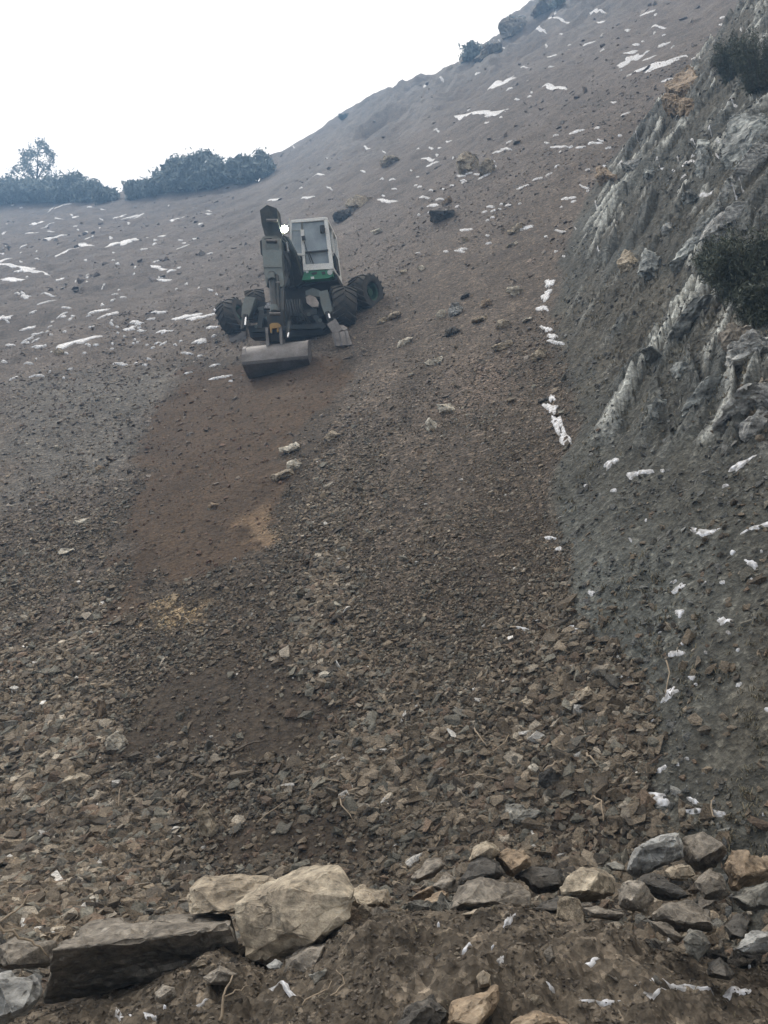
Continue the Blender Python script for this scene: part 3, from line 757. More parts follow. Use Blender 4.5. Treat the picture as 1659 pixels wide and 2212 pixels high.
# ------------------------------------------------------------------ stone templates for scree
def templ(n, seed, flat=0.5):
    r2 = random.Random(seed); bm = bmesh.new(); vs = []
    for j in range(n):
        a = r2.random() * 6.283; zz = r2.uniform(-1, 1); rr = math.sqrt(max(0, 1 - zz * zz)) ** 0.5 * r2.uniform(.8, 1.05)
        vs.append(bm.verts.new((math.cos(a) * rr, math.sin(a) * rr * r2.uniform(.6, .85), zz * flat)))
    r = bmesh.ops.convex_hull(bm, input=vs)
    bmesh.ops.delete(bm, geom=list({g for g in r['geom_interior'] + r['geom_unused'] if isinstance(g, bmesh.types.BMVert)}), context='VERTS')
    bmesh.ops.triangulate(bm, faces=bm.faces[:])
    bm.verts.index_update()
    V = np.array([v.co[:] for v in bm.verts]); F = np.array([[v.index for v in f.verts] for f in bm.faces]); bm.free()
    return V, F
TPL = [templ(rnd.choice([8, 9, 9, 10, 12]), 900 + i, rnd.choice([.36, .44, .52, .62])) for i in range(28)]

PAL = np.array([[.180,.146,.104],[.140,.111,.078],[.230,.190,.140],[.086,.072,.055],[.174,.164,.132],[.165,.120,.084],[.330,.290,.230],[.125,.116,.096],[.60,.58,.54]])
PW = np.array([.22,.19,.16,.15,.12,.07,.045,.04,.006]); PW = PW / PW.sum()

def rot_batch(n, r):
    """random rotations, mostly lying flat"""
    yaw = r.uniform(0, 2 * math.pi, n); tilt = r.normal(0, 0.42, n); ta = r.uniform(0, 2 * math.pi, n)
    cy, sy = np.cos(yaw), np.sin(yaw)
    Rz = np.zeros((n, 3, 3)); Rz[:, 0, 0] = cy; Rz[:, 0, 1] = -sy; Rz[:, 1, 0] = sy; Rz[:, 1, 1] = cy; Rz[:, 2, 2] = 1
    ax = np.stack([np.cos(ta), np.sin(ta), np.zeros(n)], 1); c = np.cos(tilt)[:, None, None]; s = np.sin(tilt)[:, None, None]
    K = np.zeros((n, 3, 3)); K[:, 0, 2] = ax[:, 1]; K[:, 1, 2] = -ax[:, 0]; K[:, 2, 0] = -ax[:, 1]; K[:, 2, 1] = ax[:, 0]
    Rt = np.eye(3)[None] + s * K + (1 - c) * (K @ K)
    return Rt @ Rz

def slope_frame(x, y, e=0.25):
    gx = (H0(x + e, y) - H0(x - e, y)) / (2 * e); gy = (H0(x, y + e) - H0(x, y - e)) / (2 * e)
    n = np.stack([-gx, -gy, np.ones_like(gx)], 1); n /= np.linalg.norm(n, axis=1)[:, None]
    t = np.stack([np.ones_like(gx), np.zeros_like(gx), gx], 1); t /= np.linalg.norm(t, axis=1)[:, None]
    return np.stack([t, np.cross(n, t), n], 2)

def merge_stones(name, x, y, size, cols, R, mat, sink=0.25):
    z = H(x, y); Fm = slope_frame(x, y); RR = Fm @ R; nrm = Fm[:, :, 2]
    vs, fs, cs = [], [], []; off = 0
    tid = rng.integers(0, len(TPL), len(x))
    for t, (V, F) in enumerate(TPL):
        k = np.where(tid == t)[0]
        if not len(k): continue
        sc = size[k][:, None, None] * (V[None] * (1 + 0.18 * rng.normal(0, 1, (len(k), 1, 3))))
        W = np.einsum('nij,nvj->nvi', RR[k], sc)
        W += (np.stack([x[k], y[k], z[k]], 1) + nrm[k] * (size[k] * sink)[:, None])[:, None]
        nv = V.shape[0]
        vs.append(W.reshape(-1, 3)); cs.append(np.repeat(cols[k], nv, 0))
        fs.append((F[None] + (off + np.arange(len(k)) * nv)[:, None, None]).reshape(-1, 3)); off += nv * len(k)
    me = mesh_np(name, np.concatenate(vs), np.concatenate(fs).ravel(), 3, np.concatenate(cs))
    return link(name, me, mat)

def scree():
    n = 460000
    r = np.exp(rng.uniform(math.log(4.7), math.log(26), n)); t = rng.uniform(-0.49, 0.49, n)
    y = r * np.cos(np.arctan(t)); x = y * t
    d, bank, berm = masks(x, y); f, b2 = soil_masks(x, y)
    p = np.ones(n)
    p *= 1 - 0.97 * bank
    p *= np.where(y < 5.0, 0.004, 1)
    p *= 1 - 0.96 * f; p *= 1 - 0.90 * b2
    p *= 1 - 0.9 * sstep(13.0, 17.5, r + 1.2 * fbm(x / 1.5, y / 1.5, 3, 33) - 1.3 * sstep(-1, 3, x))
    p *= np.clip(0.80 + 1.3 * fbm(x / 0.6, y / 1.5, 3, 34), .12, 1)
    p *= 1 - .45 * pm('track', x, y, 0.35, 0.6, 0.8, 14)
    k = rng.random(n) < p
    x, y, r = x[k], y[k], r[k]; n = len(x)
    med = np.interp(r, [5, 8, 10.5, 14, 17, 25], [.029, .028, .0235, .018, .017, .022])
    rt = sstep(-1.2, 1.0, x + 0.3 * fbm(x, y, 2, 35))
    med = med * 1.10 * (1 - 0.42 * rt * sstep(6.5, 10, r))
    tr = pm('track', x, y, 0.35, 0.6, 0.8, 14)
    size = med * np.exp(rng.normal(0, 0.46, n)) * np.exp(0.45 * fbm(x / 0.7, y / 2.6, 3, 48)) * (1 - .2 * tr); big = rng.random(n) < 0.012; size[big] *= 2.0
    size = np.minimum(size, 0.10)
    c = PAL[rng.choice(len(PAL), n, p=PW)] * np.exp(rng.normal(0, 0.2, (n, 1))) * (1 + 0.2 * fbm(x / 1.4, y / 1.4, 3, 36))[:, None]
    c *= (1 - 0.22 * rt)[:, None]
    c *= (1 - 0.25 * tr)[:, None]
    gp = np.maximum(pm('gold', x, y, 0.15, 0.35, 0.3, 5), .7 * pm('gold2', x, y, 0.15, 0.3, 0.25, 5)) * (rng.random(n) < .75)
    c = c * (1 - gp[:, None]) + np.array([.42, .32, .19]) * gp[:, None]
    app = size / r
    order = np.argsort(-app); top = order[:300]; rest = order[300:]
    R = rot_batch(n, rng)
    o = merge_stones('scree_rubble', x[rest], y[rest], size[rest], c[rest], R[rest], M['rubble'])
    tag(o, 'brown and grey angular rubble covering the lower slope', 'rubble', kind='stuff')
    # the largest ones are things of their own
    groups = {}
    meshes = {}
    frames = slope_frame(x[top], y[top])
    def key(i):
        return ('greybrown', 'darkrock', 'tan', 'slate')[int(rng.choice(4, p=[.5, .22, .12, .16]))]
    for j, i in enumerate(top):
        mt = key(i); s = int(rng.integers(0, 7))
        if (mt, s) not in meshes:
            V, F = TPL[(s * 4 + len(mt)) % len(TPL)]
            me, cc = hull_mesh('scree_stone', [Vector(v) for v in V], 50 + s * 3 + len(mt), size=1.0, amp=0.045, target=0.32, mat=M[mt], bev=0.03)
            smooth_by_angle(me, 24); meshes[(mt, s)] = me
        o = bpy.data.objects.new('scree_stone', meshes[(mt, s)]); COL.objects.link(o)
        Rm = Matrix((frames[j] @ R[i]).tolist()).to_4x4()
        nz = Vector(frames[j][:, 2].tolist())
        o.matrix_world = Matrix.Translation(Vector((x[i], y[i], HZ(x[i], y[i]))) + nz * float(size[i]) * 0.28) @ Rm @ Matrix.Scale(float(size[i]), 4)
        tag(o, {'greybrown': 'large grey-brown stone among the coarse scree rubble', 'darkrock': 'large dark stone among the coarse scree rubble',
                'tan': 'large pale tan stone among the coarse scree rubble', 'slate': 'large greenish-grey stone among the coarse scree rubble'}[mt], 'stone',
            {'greybrown': 'large grey-brown scree stones', 'darkrock': 'large dark scree stones', 'tan': 'large pale scree stones', 'slate': 'large greenish scree stones'}[mt])
scree()

def grit_and_clods():
    # stones sprinkled on the upper slope, clods on the fresh soil, grit on the berm and bank
    xs, ys, ss, cc = [], [], [], []
    def add(n, r0, r1, med, sig, pal, keep, t0=-.49, t1=.49):
        r = np.exp(rng.uniform(math.log(r0), math.log(r1), n)); t = rng.uniform(t0, t1, n)
        y = r / np.sqrt(1 + t * t); x = y * t
        k = rng.random(n) < keep(x, y, r); x, y, r = x[k], y[k], r[k]
        xs.append(x); ys.append(y); ss.append(med * np.exp(rng.normal(0, sig, len(x))) * (r / r.mean()) ** 0.5)
        ss[-1] = np.minimum(ss[-1], med * 3.6)
        if r1 < 5: ss[-1] = np.minimum(ss[-1], .013)
        cc.append(np.array(pal)[rng.integers(0, len(pal), len(x))] * np.exp(rng.normal(0, .22, (len(x), 1))))
    add(30000, 14, 30, .021, .8, [(.15,.125,.10), (.11,.09,.075), (.19,.165,.14), (.14,.11,.09)], lambda x, y, r: (1 - masks(x, y)[1]) * (1 - .8 * soil_masks(x, y)[0]) * np.clip(.45 + 1.2 * fbm(x / 1.8, y / 1.8, 3, 37), 0, 1))
    add(5000, 28, 75, .07, .6, [(.17,.145,.125), (.12,.10,.09), (.22,.20,.18)], lambda x, y, r: np.clip(.3 + 1.5 * fbm(x / 4, y / 4, 3, 38), 0, 1))
    add(14000, 9, 22, .020, .5, [(.12,.072,.048), (.10,.06,.04), (.14,.09,.06)], lambda x, y, r: soil_masks(x, y)[0] * .9)
    add(9000, 6, 13, .015, .5, [(.10,.07,.05), (.08,.055,.04)], lambda x, y, r: soil_masks(x, y)[1] * .9)
    add(30000, 2.2, 4.7, .0065, .75, [(.13,.108,.082), (.10,.084,.066), (.16,.138,.11), (.085,.07,.056)], lambda x, y, r: np.clip(.55 + 1.1 * fbm(x / .25, y / .25, 3, 39), 0, 1))
    add(38000, 4.5, 24, .014, .8, [(.085,.086,.080), (.12,.122,.115), (.07,.068,.062), (.15,.15,.14)], lambda x, y, r: masks(x, y)[1] * np.clip(.35 + 1.2 * fbm(x / .5, y / .5, 3, 40), 0, 1), 0.1, .5)
    x = np.concatenate(xs); y = np.concatenate(ys); s = np.concatenate(ss); c = np.concatenate(cc)
    o = merge_stones('loose_gravel', x, y, s, c, rot_batch(len(x), rng), M['rubble'], 0.15)
    tag(o, 'fine gravel, grit and soil clods strewn over slope and berm', 'gravel', kind='stuff')
grit_and_clods()

# mid-sized stones filling the berm between the boulders
def berm_fill():
    meshes = []
    for s in range(6):
        V, F = TPL[s * 4]
        me, cc = hull_mesh('berm_stone', [Vector(v) for v in V], 150 + s, size=1.0, amp=0.05, target=0.28, mat=[M['greybrown'], M['darkrock'], M['greybrown'], M['slate'], M['tan'], M['darkrock']][s], bev=0.03)
        smooth_by_angle(me, 24); meshes.append(me)
    for j in range(130):
        t = rnd.uniform(-.46, .47); y = rnd.uniform(3.55, 5.1) if j > 90 else rnd.uniform(4.1, 5.25); x = y * t
        if j > 90 and rnd.random() < .5: y = rnd.uniform(2.6, 3.5); x = y * t
        if side(x, y) > .1: continue
        s = rnd.uniform(.03, .08) * (1.25 if y > 4 else .7)
        o = bpy.data.objects.new('berm_stone', meshes[j % 6]); COL.objects.link(o)
        o.location = (x, y, HZ(x, y) + s * .2); o.rotation_euler = (rnd.uniform(-.5, .5), rnd.uniform(-.5, .5), rnd.uniform(0, 6.28)); o.scale = (s, s, s)
        tag(o, 'small loose stone filling the gaps between the boulders of the berm', 'stone', 'small loose berm stones')
berm_fill()
def berm_row():
    meshes = []
    for i in range(7):
        V, F = TPL[i * 3 + 1]
        me, cc = hull_mesh('berm_rock', [Vector(v) for v in V], 170 + i, size=1.0, amp=0.05, target=0.16, mat=M[['greybrown', 'tan', 'greybrown', 'darkrock', 'slate', 'greybrown', 'ochre'][i]], bev=0.02)
        smooth_by_angle(me, 24); meshes.append(me)
    for j in range(60):
        y = rnd.uniform(3.75, 4.95); u = rnd.uniform(720, 1680) if j > 12 else rnd.uniform(720, 1000)
        x = (u - 829.5) / 1960 * y; s = rnd.uniform(.06, .135)
        o = bpy.data.objects.new('berm_rock', meshes[j % 7]); COL.objects.link(o)
        o.location = (x, y, HZ(x, y) + s * .25); o.rotation_euler = (rnd.uniform(-.6, .6), rnd.uniform(-.6, .6), rnd.uniform(0, 6.28)); o.scale = (s, s, s * 1.15)
        tag(o, 'fist to head sized angular rock wedged between the larger berm boulders', 'rock', 'wedged berm rocks')
berm_row()
# ------------------------------------------------------------------ snow
def snow_verts(u, v, w, h, lean, seed):
    """a patch of old snow draped on the ground; returns world points or None"""
    r2 = np.random.default_rng(seed); nr, ns = 4, 26
    a = np.linspace(0, 2 * math.pi, ns, endpoint=False)
    ph = r2.uniform(0, 6.28, 6); rad = 1 + .30 * np.sin(2 * a + ph[0]) + .24 * np.sin(3 * a + ph[1]) + .20 * np.sin(5 * a + ph[2]) + .16 * np.sin(8 * a + ph[3]) + .1 * np.sin(11 * a + ph[4])
    rad = np.clip(rad, .25, 1.7)
    c = P(u, v)
    if c is None: return None
    # survey the patch's own axes on the slope
    k = c.y
    e0 = solve(H0, u, v); e1 = solve(H0, u + w / 2, v - lean * w / 2); e2 = solve(H0, u, v - h / 2)
    if e0 is None or e1 is None or e2 is None: return None
    A1 = np.array([e1[0] - e0[0], e1[1] - e0[1]]); A2 = np.array([e2[0] - e0[0], e2[1] - e0[1]])
    lim = 1.6 * w * k / F9 + .02; l1 = np.linalg.norm(A1); A1 = A1 * min(1, lim / (l1 + 1e-6))
    lim = (3.2 if v < 1900 else 2.0) * h * k / F9 + .01; l2 = np.linalg.norm(A2); A2 = A2 * min(1, lim / (l2 + 1e-6))
    pts = []
    th = min(.05, .0022 * k)
    q = [np.array([[c.x, c.y]])]
    hh = [np.array([th])]
    for i, s in enumerate((.4, .72, .92, 1.0)):
        x = (s * rad * np.cos(a)); y = (s * rad * np.sin(a))
        q.append(np.array([c.x, c.y])[None] + x[:, None] * A1[None] + y[:, None] * A2[None])
        hh.append(np.full(ns, (th, th * .85, th * .45, -th * .8)[i]))
    q = np.concatenate(q); z = H(q[:, 0], q[:, 1])
    if (u > 1190 and v > 600) or v > 1900:                                # bridges the small hollows, clods poke through
        flat = H0(q[:, 0], q[:, 1]); g_ = .55 if v < 1900 else .3; z = (1 - g_) * z + g_ * (flat + (z[0] - flat[0])); th2 = 1.2
    else: th2 = 1
    z = z + np.concatenate(hh) * th2
    V = np.column_stack([q, z])
    F = [(0, 1 + i, 1 + (i + 1) % ns) for i in range(ns)]
    for g in range(3):
        b0 = 1 + g * ns; b1 = b0 + ns
        for i in range(ns):
            j = (i + 1) % ns; F.append((b0 + i, b1 + i, b1 + j)); F.append((b0 + i, b1 + j, b0 + j))
    return V, np.array(F)

def snow_thing(u, v, w, h, lean, seed, label, group='snow patches'):
    r = snow_verts(u, v, w, h, lean, seed)
    if r is None: return
    V, F = r; c = V[0].copy()
    o = link('snow_patch', mesh_np('snow_patch', V - c, F.ravel(), 3, smooth=True), M['snow']); o.location = c
    tag(o, label, 'snow patch', group)
SN = [
 (1186,612,18,24,.5,'topmost snow patch in the gully beside the rocky bank'), (1180,640,22,24,.4,'slanting snow patch in the gully, second from its top'),
 (1172,667,22,14,0,'round snow patch in the gully right of the pale pointed stone'), (1180,712,22,13,-.3,'small broken snow patch in the gully below the round one'),
 (1192,728,26,11,-.3,'flat snow patch in the gully under the small broken one'), (1200,741,32,6,0,'thin line of snow ending the upper string in the gully'),
 (1192,862,14,18,-.3,'small snow patch at the start of the big white streak'), (1190,884,26,26,0,'wide snow patch forming the upper part of the big white streak'),
 (1203,915,30,34,-.8,'long snow patch forming the middle of the big white streak'), (1221,948,30,38,-.3,'snow tongue at the lower end of the big white streak'),
 (1188,1163,20,8,-.2,'tiny snow patch at the gully bend above the pale bank'), (1208,1188,18,9,-.2,'small snow patch under the tiny one at the gully bend'),
 (1238,1362,40,26,-.4,'bright snow patch at the left border of the pale grey bank'), (1320,1462,80,14,0,'bow-shaped snow patch on the lower bank'),
 (1350,1508,72,26,-.35,'largest snow patch of the lower bank, sloping down to the right'), (1380,1546,50,14,-.3,'broken snow patch below the largest one of the lower bank'),
 (1447,1500,36,22,.6,'snow patch rising to the right beside the largest lower one'), (1398,1720,82,24,-.1,'wide ragged snow patch near the bottom of the gully'),
 (1525,1752,74,13,0,'winged snow patch above the silvery slate rock'), (1498,1732,24,10,-.5,'small snow patch touching the winged one'),
 (1385,1666,38,10,-.3,'thin snow patch above the wide ragged one'), (1427,1664,22,10,.4,'small bright snow patch right of the thin one'),
 (1461,1412,28,16,.2,'hook-shaped snow patch in the middle of the bank'), (1467,1272,26,18,.2,'blocky snow patch on the pale grey part of the bank'),
 (1566,1345,32,18,0,'snow patch alone on the dark right part of the bank'), (1468,1325,22,12,0,'small snow patch under the blocky one'),
 (1522,1152,72,12,.1,'long thin snow patch high on the lower bank'), (1320,1000,26,16,.2,'square snow patch below the rocky part of the bank'),
 (1378,1023,42,14,.2,'snow patch right of the square one'), (1622,1217,30,12,.1,'snow patch near the right edge in the middle of the bank'),
 (1128,1360,32,6,0,'flat white snow sliver lying on the scree'), (1408,1810,32,5,0,'thin snow line just above the silvery slate rock'),
 (1425,140,100,12,.28,'longest white snow streak near the top right corner'), (1195,190,52,8,.05,'flat snow streak high on the right slope'),
 (1042,243,92,9,.15,'wavy snow streak high above the machine'), (1362,130,42,15,.5,'slanting snow patch left of the longest streak'),
 (1085,180,52,12,.35,'snow streak above the wavy one'), (45,578,110,9,-.15,'long snow streak at the left edge'),
 (30,605,60,9,-.1,'second snow streak at the left edge, under the long one'), (172,738,84,10,.3,'slanting snow streak on the middle left slope'),
 (262,525,52,8,.2,'bright snow streak left of the machine, high up'), (1452,2135,108,9,-.05,'long snow strip on the front soil mound'),
 (1415,2150,50,6,0,'short snow strip under the long one on the soil mound'), (1300,2170,76,8,.1,'snow strip at the bottom of the soil mound'),
 (1592,2146,66,12,0,'snow strip at the bottom right of the soil mound'), (1278,2082,38,7,-.1,'small snow strip in the middle of the soil mound'),
 (1190,2135,18,8,-.2,'small snow crumb left on the soil mound'), (258,2200,38,9,.1,'snow crumb at the bottom left of the berm'),
 (335,2201,52,6,0,'flat snow crumb at the bottom, next to the left one'), (436,2172,34,8,.1,'snow crumb below the small round grey stone'),
 (610,2124,80,5,.05,'thin snow line under the big tan boulder'), (1010,2045,22,8,.2,'snow crumb on the upper left of the soil mound'),
 (1100,1989,22,7,.3,'snow crumb on the crest of the soil mound'), (1082,2077,16,8,.1,'tiny snow crumb in the left half of the soil mound'),
 (1640,1140,60,10,.3,'snow at the right edge below the whitest rock'), (1610,1000,70,10,.4,'snow streak under the pale smooth outcrop at the right edge'),
]
for i, (u, v, w, h, l, lab) in enumerate(SN): snow_thing(u, v, w, h * .8, l, 3000 + i, lab)

def in_any(u, v): return 470 < u < 840 and 440 < v < 810
def snow_field():
    regs = [((0, 560, 440, 830), 260, (7, 46), .16, 'thin snow streak on the left slope'),
            ((560, 1300, 300, 560), 110, (6, 34), .12, 'thin snow streak on the slope above the machine'),
            ((900, 1640, 20, 420), 110, (6, 34), .35, 'thin snow streak on the upper right slope'),
            ((1200, 1659, 1010, 1780), 44, (5, 16), .2, 'little snow spot on the lower bank'),
            ((0, 1659, 1950, 2205), 8, (3, 7), .1, 'snow crumb on the front berm')]
    items = []
    for gi, (bx, n, ws, lean, lab) in enumerate(regs):
        for j in range(n):
            u = rnd.uniform(bx[0], bx[1]); v = rnd.uniform(bx[2], bx[3])
            if in_any(u, v): continue
            if gi == 2 and v < (560 - u * .5) : continue
            if gi == 0 and rnd.random() < sstep(700, 830, np.array(v)) * .6: continue
            if gi == 1 and rnd.random() < .2 and u > 1000: continue
            w = ws[0] * (ws[1] / ws[0]) ** (rnd.random() ** 1.7)
            if gi == 0: w *= .7 + .6 * (vn(u / 90, v / 50, 4) + .5)
            w = max(w, 4)
            h = max(1.6, w * rnd.uniform(.055, .12)) if gi < 3 else w * rnd.uniform(.3, .6)
            items.append((w, gi, u, v, h, lean + rnd.uniform(-.18, .15), lab))
    items.sort(key=lambda t: -t[0])
    vs, fs, off = [], [], 0
    for k, (w, gi, u, v, h, l, lab) in enumerate(items):
        if k < 240: snow_thing(u, v, w, h, l, 5000 + k, lab, lab.replace('streak', 'streaks').replace('spot', 'spots').replace('crumb', 'crumbs'))
        else:
            r = snow_verts(u, v, w, h, l, 5000 + k)
            if r is None: continue
            vs.append(r[0]); fs.append(r[1] + off); off += len(r[0])
    o = link('snow_dusting', mesh_np('snow_dusting', np.concatenate(vs), np.concatenate(fs).ravel(), 3, smooth=True), M['snow'])
    tag(o, 'scattered specks of old snow on slope and bank', 'snow', kind='stuff')
snow_field()

# ------------------------------------------------------------------ plants
def leaf_mat(name, c1, c2):
    m, nt, b = nodes(name)
    g = N(nt, 'ShaderNodeNewGeometry')
    n = N(nt, 'ShaderNodeTexNoise', Scale=2.5, Detail=4.0); nt.links.new(g.outputs['Position'], n.inputs['Vector'])
    w = N(nt, 'ShaderNodeMath', operation='ADD'); nt.links.new(n.outputs[0], w.inputs[0])
    s = N(nt, 'ShaderNodeMath', operation='MULTIPLY'); s.inputs[1].default_value = .35; nt.links.new(g.outputs['Random Per Island'], s.inputs[0]); nt.links.new(s.outputs[0], w.inputs[1])
    nt.links.new(ramp(nt, w.outputs[0], [(0.4, c1), (0.85, c2)]).outputs[0], b.inputs['Base Color'])
    b.inputs['Roughness'].default_value = .7; b.inputs['Specular IOR Level'].default_value = .2
    return m
M['leaf'] = leaf_mat('leaf', (.035, .045, .028), (.085, .095, .055))
M['darkleaf'] = leaf_mat('dark_leaf', (.045, .055, .042), (.11, .12, .085))
M['hazeleaf'] = leaf_mat('haze_tinted_leaf', (.15, .18, .18), (.28, .32, .31))  # skyline foliage: glow of the bright haze painted in as a paler leaf colour
M['bark'] = plain('bark', (.10, .08, .06), .9, scale=12)
M['twig'] = plain('twig', (.30, .24, .17), .85, scale=14, dirt=.2)
M['drygrass'] = leaf_mat('dry_grass', (.07, .065, .045), (.19, .165, .11))

def tube(bm, pts, r0, r1, seg=6):
    n = len(pts); rings = []
    for i, p in enumerate(pts):
        p = Vector(p); d = (Vector(pts[min(i + 1, n - 1)]) - Vector(pts[max(i - 1, 0)])).normalized()
        a = d.orthogonal().normalized(); b = d.cross(a); r = r0 + (r1 - r0) * i / max(1, n - 1)
        rings.append([bm.verts.new(p + (a * math.cos(k * 6.2832 / seg) + b * math.sin(k * 6.2832 / seg)) * r) for k in range(seg)])
    for i in range(n - 1):
        # keep rings aligned
        A0, B0 = rings[i], rings[i + 1]
        s = min(range(seg), key=lambda q: sum((A0[k].co - B0[(k + q) % seg].co).length for k in range(seg)))
        B0 = B0[s:] + B0[:s]; rings[i + 1] = B0
        for k in range(seg): bm.faces.new((A0[k], A0[(k + 1) % seg], B0[(k + 1) % seg], B0[k]))
    bm.faces.new(rings[0][::-1]); bm.faces.new(rings[-1])

def leaves(name, centres, size, r, mat, parent, long=1.6, up=0.0):
    n = len(centres); a = r.normal(0, 1, (n, 3)); a[:, 2] += up; a /= np.linalg.norm(a, axis=1)[:, None]
    b = np.cross(a, r.normal(0, 1, (n, 3))); b /= np.linalg.norm(b, axis=1)[:, None]
    s = size * np.exp(r.normal(0, .3, (n, 1)))
    V = np.stack([centres + a * s * long, centres + b * s * .5, centres - a * s * long, centres - b * s * .5], 1).reshape(-1, 3)
    F = np.arange(n * 4)
    return link(name, mesh_np(name, V, F, 4), mat, parent)

def plant(name, loc, w, h, nblob, nleaf, leaf, seed, label, cat, group=None, shape='bush', mat='leaf', flat=0.8):
    r = np.random.default_rng(seed)
    root = bpy.data.objects.new(name, None); COL.objects.link(root); root.location = loc; tag(root, label, cat, group)
    C = []; tips = []
    for i in range(nblob):
        if shape == 'tree':
            t = (i + .5) / nblob; rad = w * .5 * (1.05 - .62 * t) * (.5 + .8 * r.random()); a = r.uniform(0, 6.28)
            c = np.array([math.cos(a) * rad, math.sin(a) * rad, h * (.06 + .92 * t)]); br = w * (.17 - .07 * t)
        else:
            a = r.uniform(0, 6.28); q = r.random() ** .6; zt = r.random()
            c = np.array([math.cos(a) * q * w * .42, math.sin(a) * q * w * .36, h * (.12 + .72 * zt * (1 - .45 * q * q))]); br = w * .17
        tips.append(c)
        m = int(nleaf / nblob * (.5 + r.random()))
        p = r.normal(0, .52, (m, 3)) * np.array([br, br, br * flat]); C.append(c[None] + p)
    C = np.concatenate(C)
    bm = bmesh.new()
    tube(bm, [(0, 0, -h * .08), (w * .02, 0, h * .4), (-w * .02, 0, h * (.97 if shape == 'tree' else .6))], h * .028, h * .006, 6)
    for c in tips[:26]:
        z0 = min(c[2] * .75, h * .8); tube(bm, [(0, 0, z0 * .6 if shape == 'tree' else 0.02), (c[0] * .55, c[1] * .55, (z0 * .7 + c[2] * .3)), tuple(c)], h * .012, h * .003, 4)
    me = bpy.data.meshes.new('branches'); bm.to_mesh(me); bm.free()
    link('trunk' if shape == 'tree' else 'branches', me, M['bark'], root)
    leaves('crown' if shape == 'tree' else 'foliage', C, leaf, r, M[mat], root)
    return root

def ridge_point(u, v):
    p = P(u, v)
    while p is None and v < 520: v += 4; p = P(u, v)
    return p
GV = 'bushes along the skyline'
VEG = [
 ('tree', 76, 402, 78, 108, 'slim open tree standing above the bushes on the left skyline', 'tree'),
 ('bush', 20, 436, 80, 52, 'bush at the far left behind the shed', 'bush'),
 ('bush', 62, 434, 80, 54, 'bush right under the slim tree', 'bush'),
 ('bush', 108, 432, 80, 56, 'bush just right of the slim tree foot', 'bush'),
 ('bush', 152, 432, 84, 64, 'tallest bush of the left skyline mound', 'bush'),
 ('bush', 196, 432, 70, 52, 'bush on the right shoulder of the left mound', 'bush'),
 ('bush', 228, 432, 46, 28, 'low bush ending the left mound at the notch of the skyline', 'bush'),
 ('bush', 298, 424, 56, 36, 'low bush starting the middle skyline clump right of the notch', 'bush'),
 ('bush', 338, 418, 70, 56, 'second bush right of the notch', 'bush'),
 ('bush', 384, 412, 84, 92, 'left one of the two tallest bushes in the middle clump', 'bush'),
 ('bush', 430, 408, 84, 96, 'right one of the two tallest bushes in the middle clump', 'bush'),
 ('bush', 476, 402, 70, 78, 'bush sloping down right of the tallest pair', 'bush'),
 ('bush', 520, 394, 62, 64, 'bush in the dip of the middle clump', 'bush'),
 ('bush', 556, 388, 62, 66, 'last bush of the middle clump, against the rising ridge', 'bush'),
 ('bush', 1016, 128, 44, 44, 'spindly bush on the right ridge under the rock knob', 'bush'),
]
for i, (sh, u, v, w, h, lab, cat) in enumerate(VEG):
    p = ridge_point(u, v + 4)
    if p is None: continue
    k = (p - Vector((0, 0, EYE))).length / F9
    sp = (u > 1000)
    plant('tree' if sh == 'tree' else 'bush', p, w * k, h * k * (.95 if sh == 'tree' else (1.02 if u > 280 else .86)), 46 if sh == 'tree' else (26 if not sp else 22), 2600 if sh == 'tree' else (6500 if not sp else 900), .10 if sh == 'tree' else .12, 700 + i, lab, cat, None if sh == 'tree' else GV, sh, 'hazeleaf')
for j in range(7):                                       # low scrub dotted along the ridge
    u = rnd.uniform(600, 1400); v = np.interp(u, [a for a, b in SKY_PX], [b for a, b in SKY_PX]) + rnd.uniform(4, 34)
    p = P(u, float(v))
    if p is None: continue
    w = rnd.uniform(.9, 2.2)
    plant('scrub_bush', p, w, w * .45, 8, 700, .07, 800 + j, 'low round scrub bush on the right ridge', 'bush', 'low scrub on the right ridge', mat='hazeleaf')

def blade_shrub(u, v, w, h, n, label, seed, name='shrub'):
    """twiggy broom-like shrub on the bank: thin upright stems and small needles"""
    p = P(u, v)
    if p is None: return
    k = (p - Vector((0, 0, EYE))).length / F9; W, Hh = w * k, h * k
    r = np.random.default_rng(seed)
    root = bpy.data.objects.new(name, None); COL.objects.link(root); root.location = p; tag(root, label, 'shrub', 'dark shrubs on the bank')
    bm = bmesh.new(); C = []
    for i in range(34):
        a = r.uniform(0, 6.28); q = r.random() ** .5
        b0 = Vector((math.cos(a) * q * W * .2, math.sin(a) * q * W * .2, -.06)); tp = Vector((math.cos(a) * q * W * .52, math.sin(a) * q * W * .45, Hh * r.uniform(.55, 1) * (1 - .3 * q)))
        md = (b0 + tp) * .5 + Vector(r.normal(0, .03 * W, 3)) + Vector((0, 0, .08 * Hh))
        tube(bm, [b0, md, tp], .008, .002, 4)
        t = r.random((n // 34, 1)); m = np.array(md); e = np.array(tp); s = np.array(b0)
        pp = (1 - t) ** 2 * s + 2 * t * (1 - t) * m + t * t * e
        C.append(pp + r.normal(0, .05 * W, pp.shape))
    me = bpy.data.meshes.new('stems'); bm.to_mesh(me); bm.free(); link('stems', me, M['bark'], root)
    leaves('foliage', np.concatenate(C), .011, r, M['darkleaf'], root, 2.4, .8)
blade_shrub(1620, 640, 190, 150, 26000, 'large dark shrub at the right edge below the long pale rib', 60)
blade_shrub(1560, 600, 110, 90, 12000, 'smaller dark shrub at the left foot of the large one', 64)
blade_shrub(1650, 690, 120, 90, 12000, 'low dark shrub under the large one at the right edge', 65)
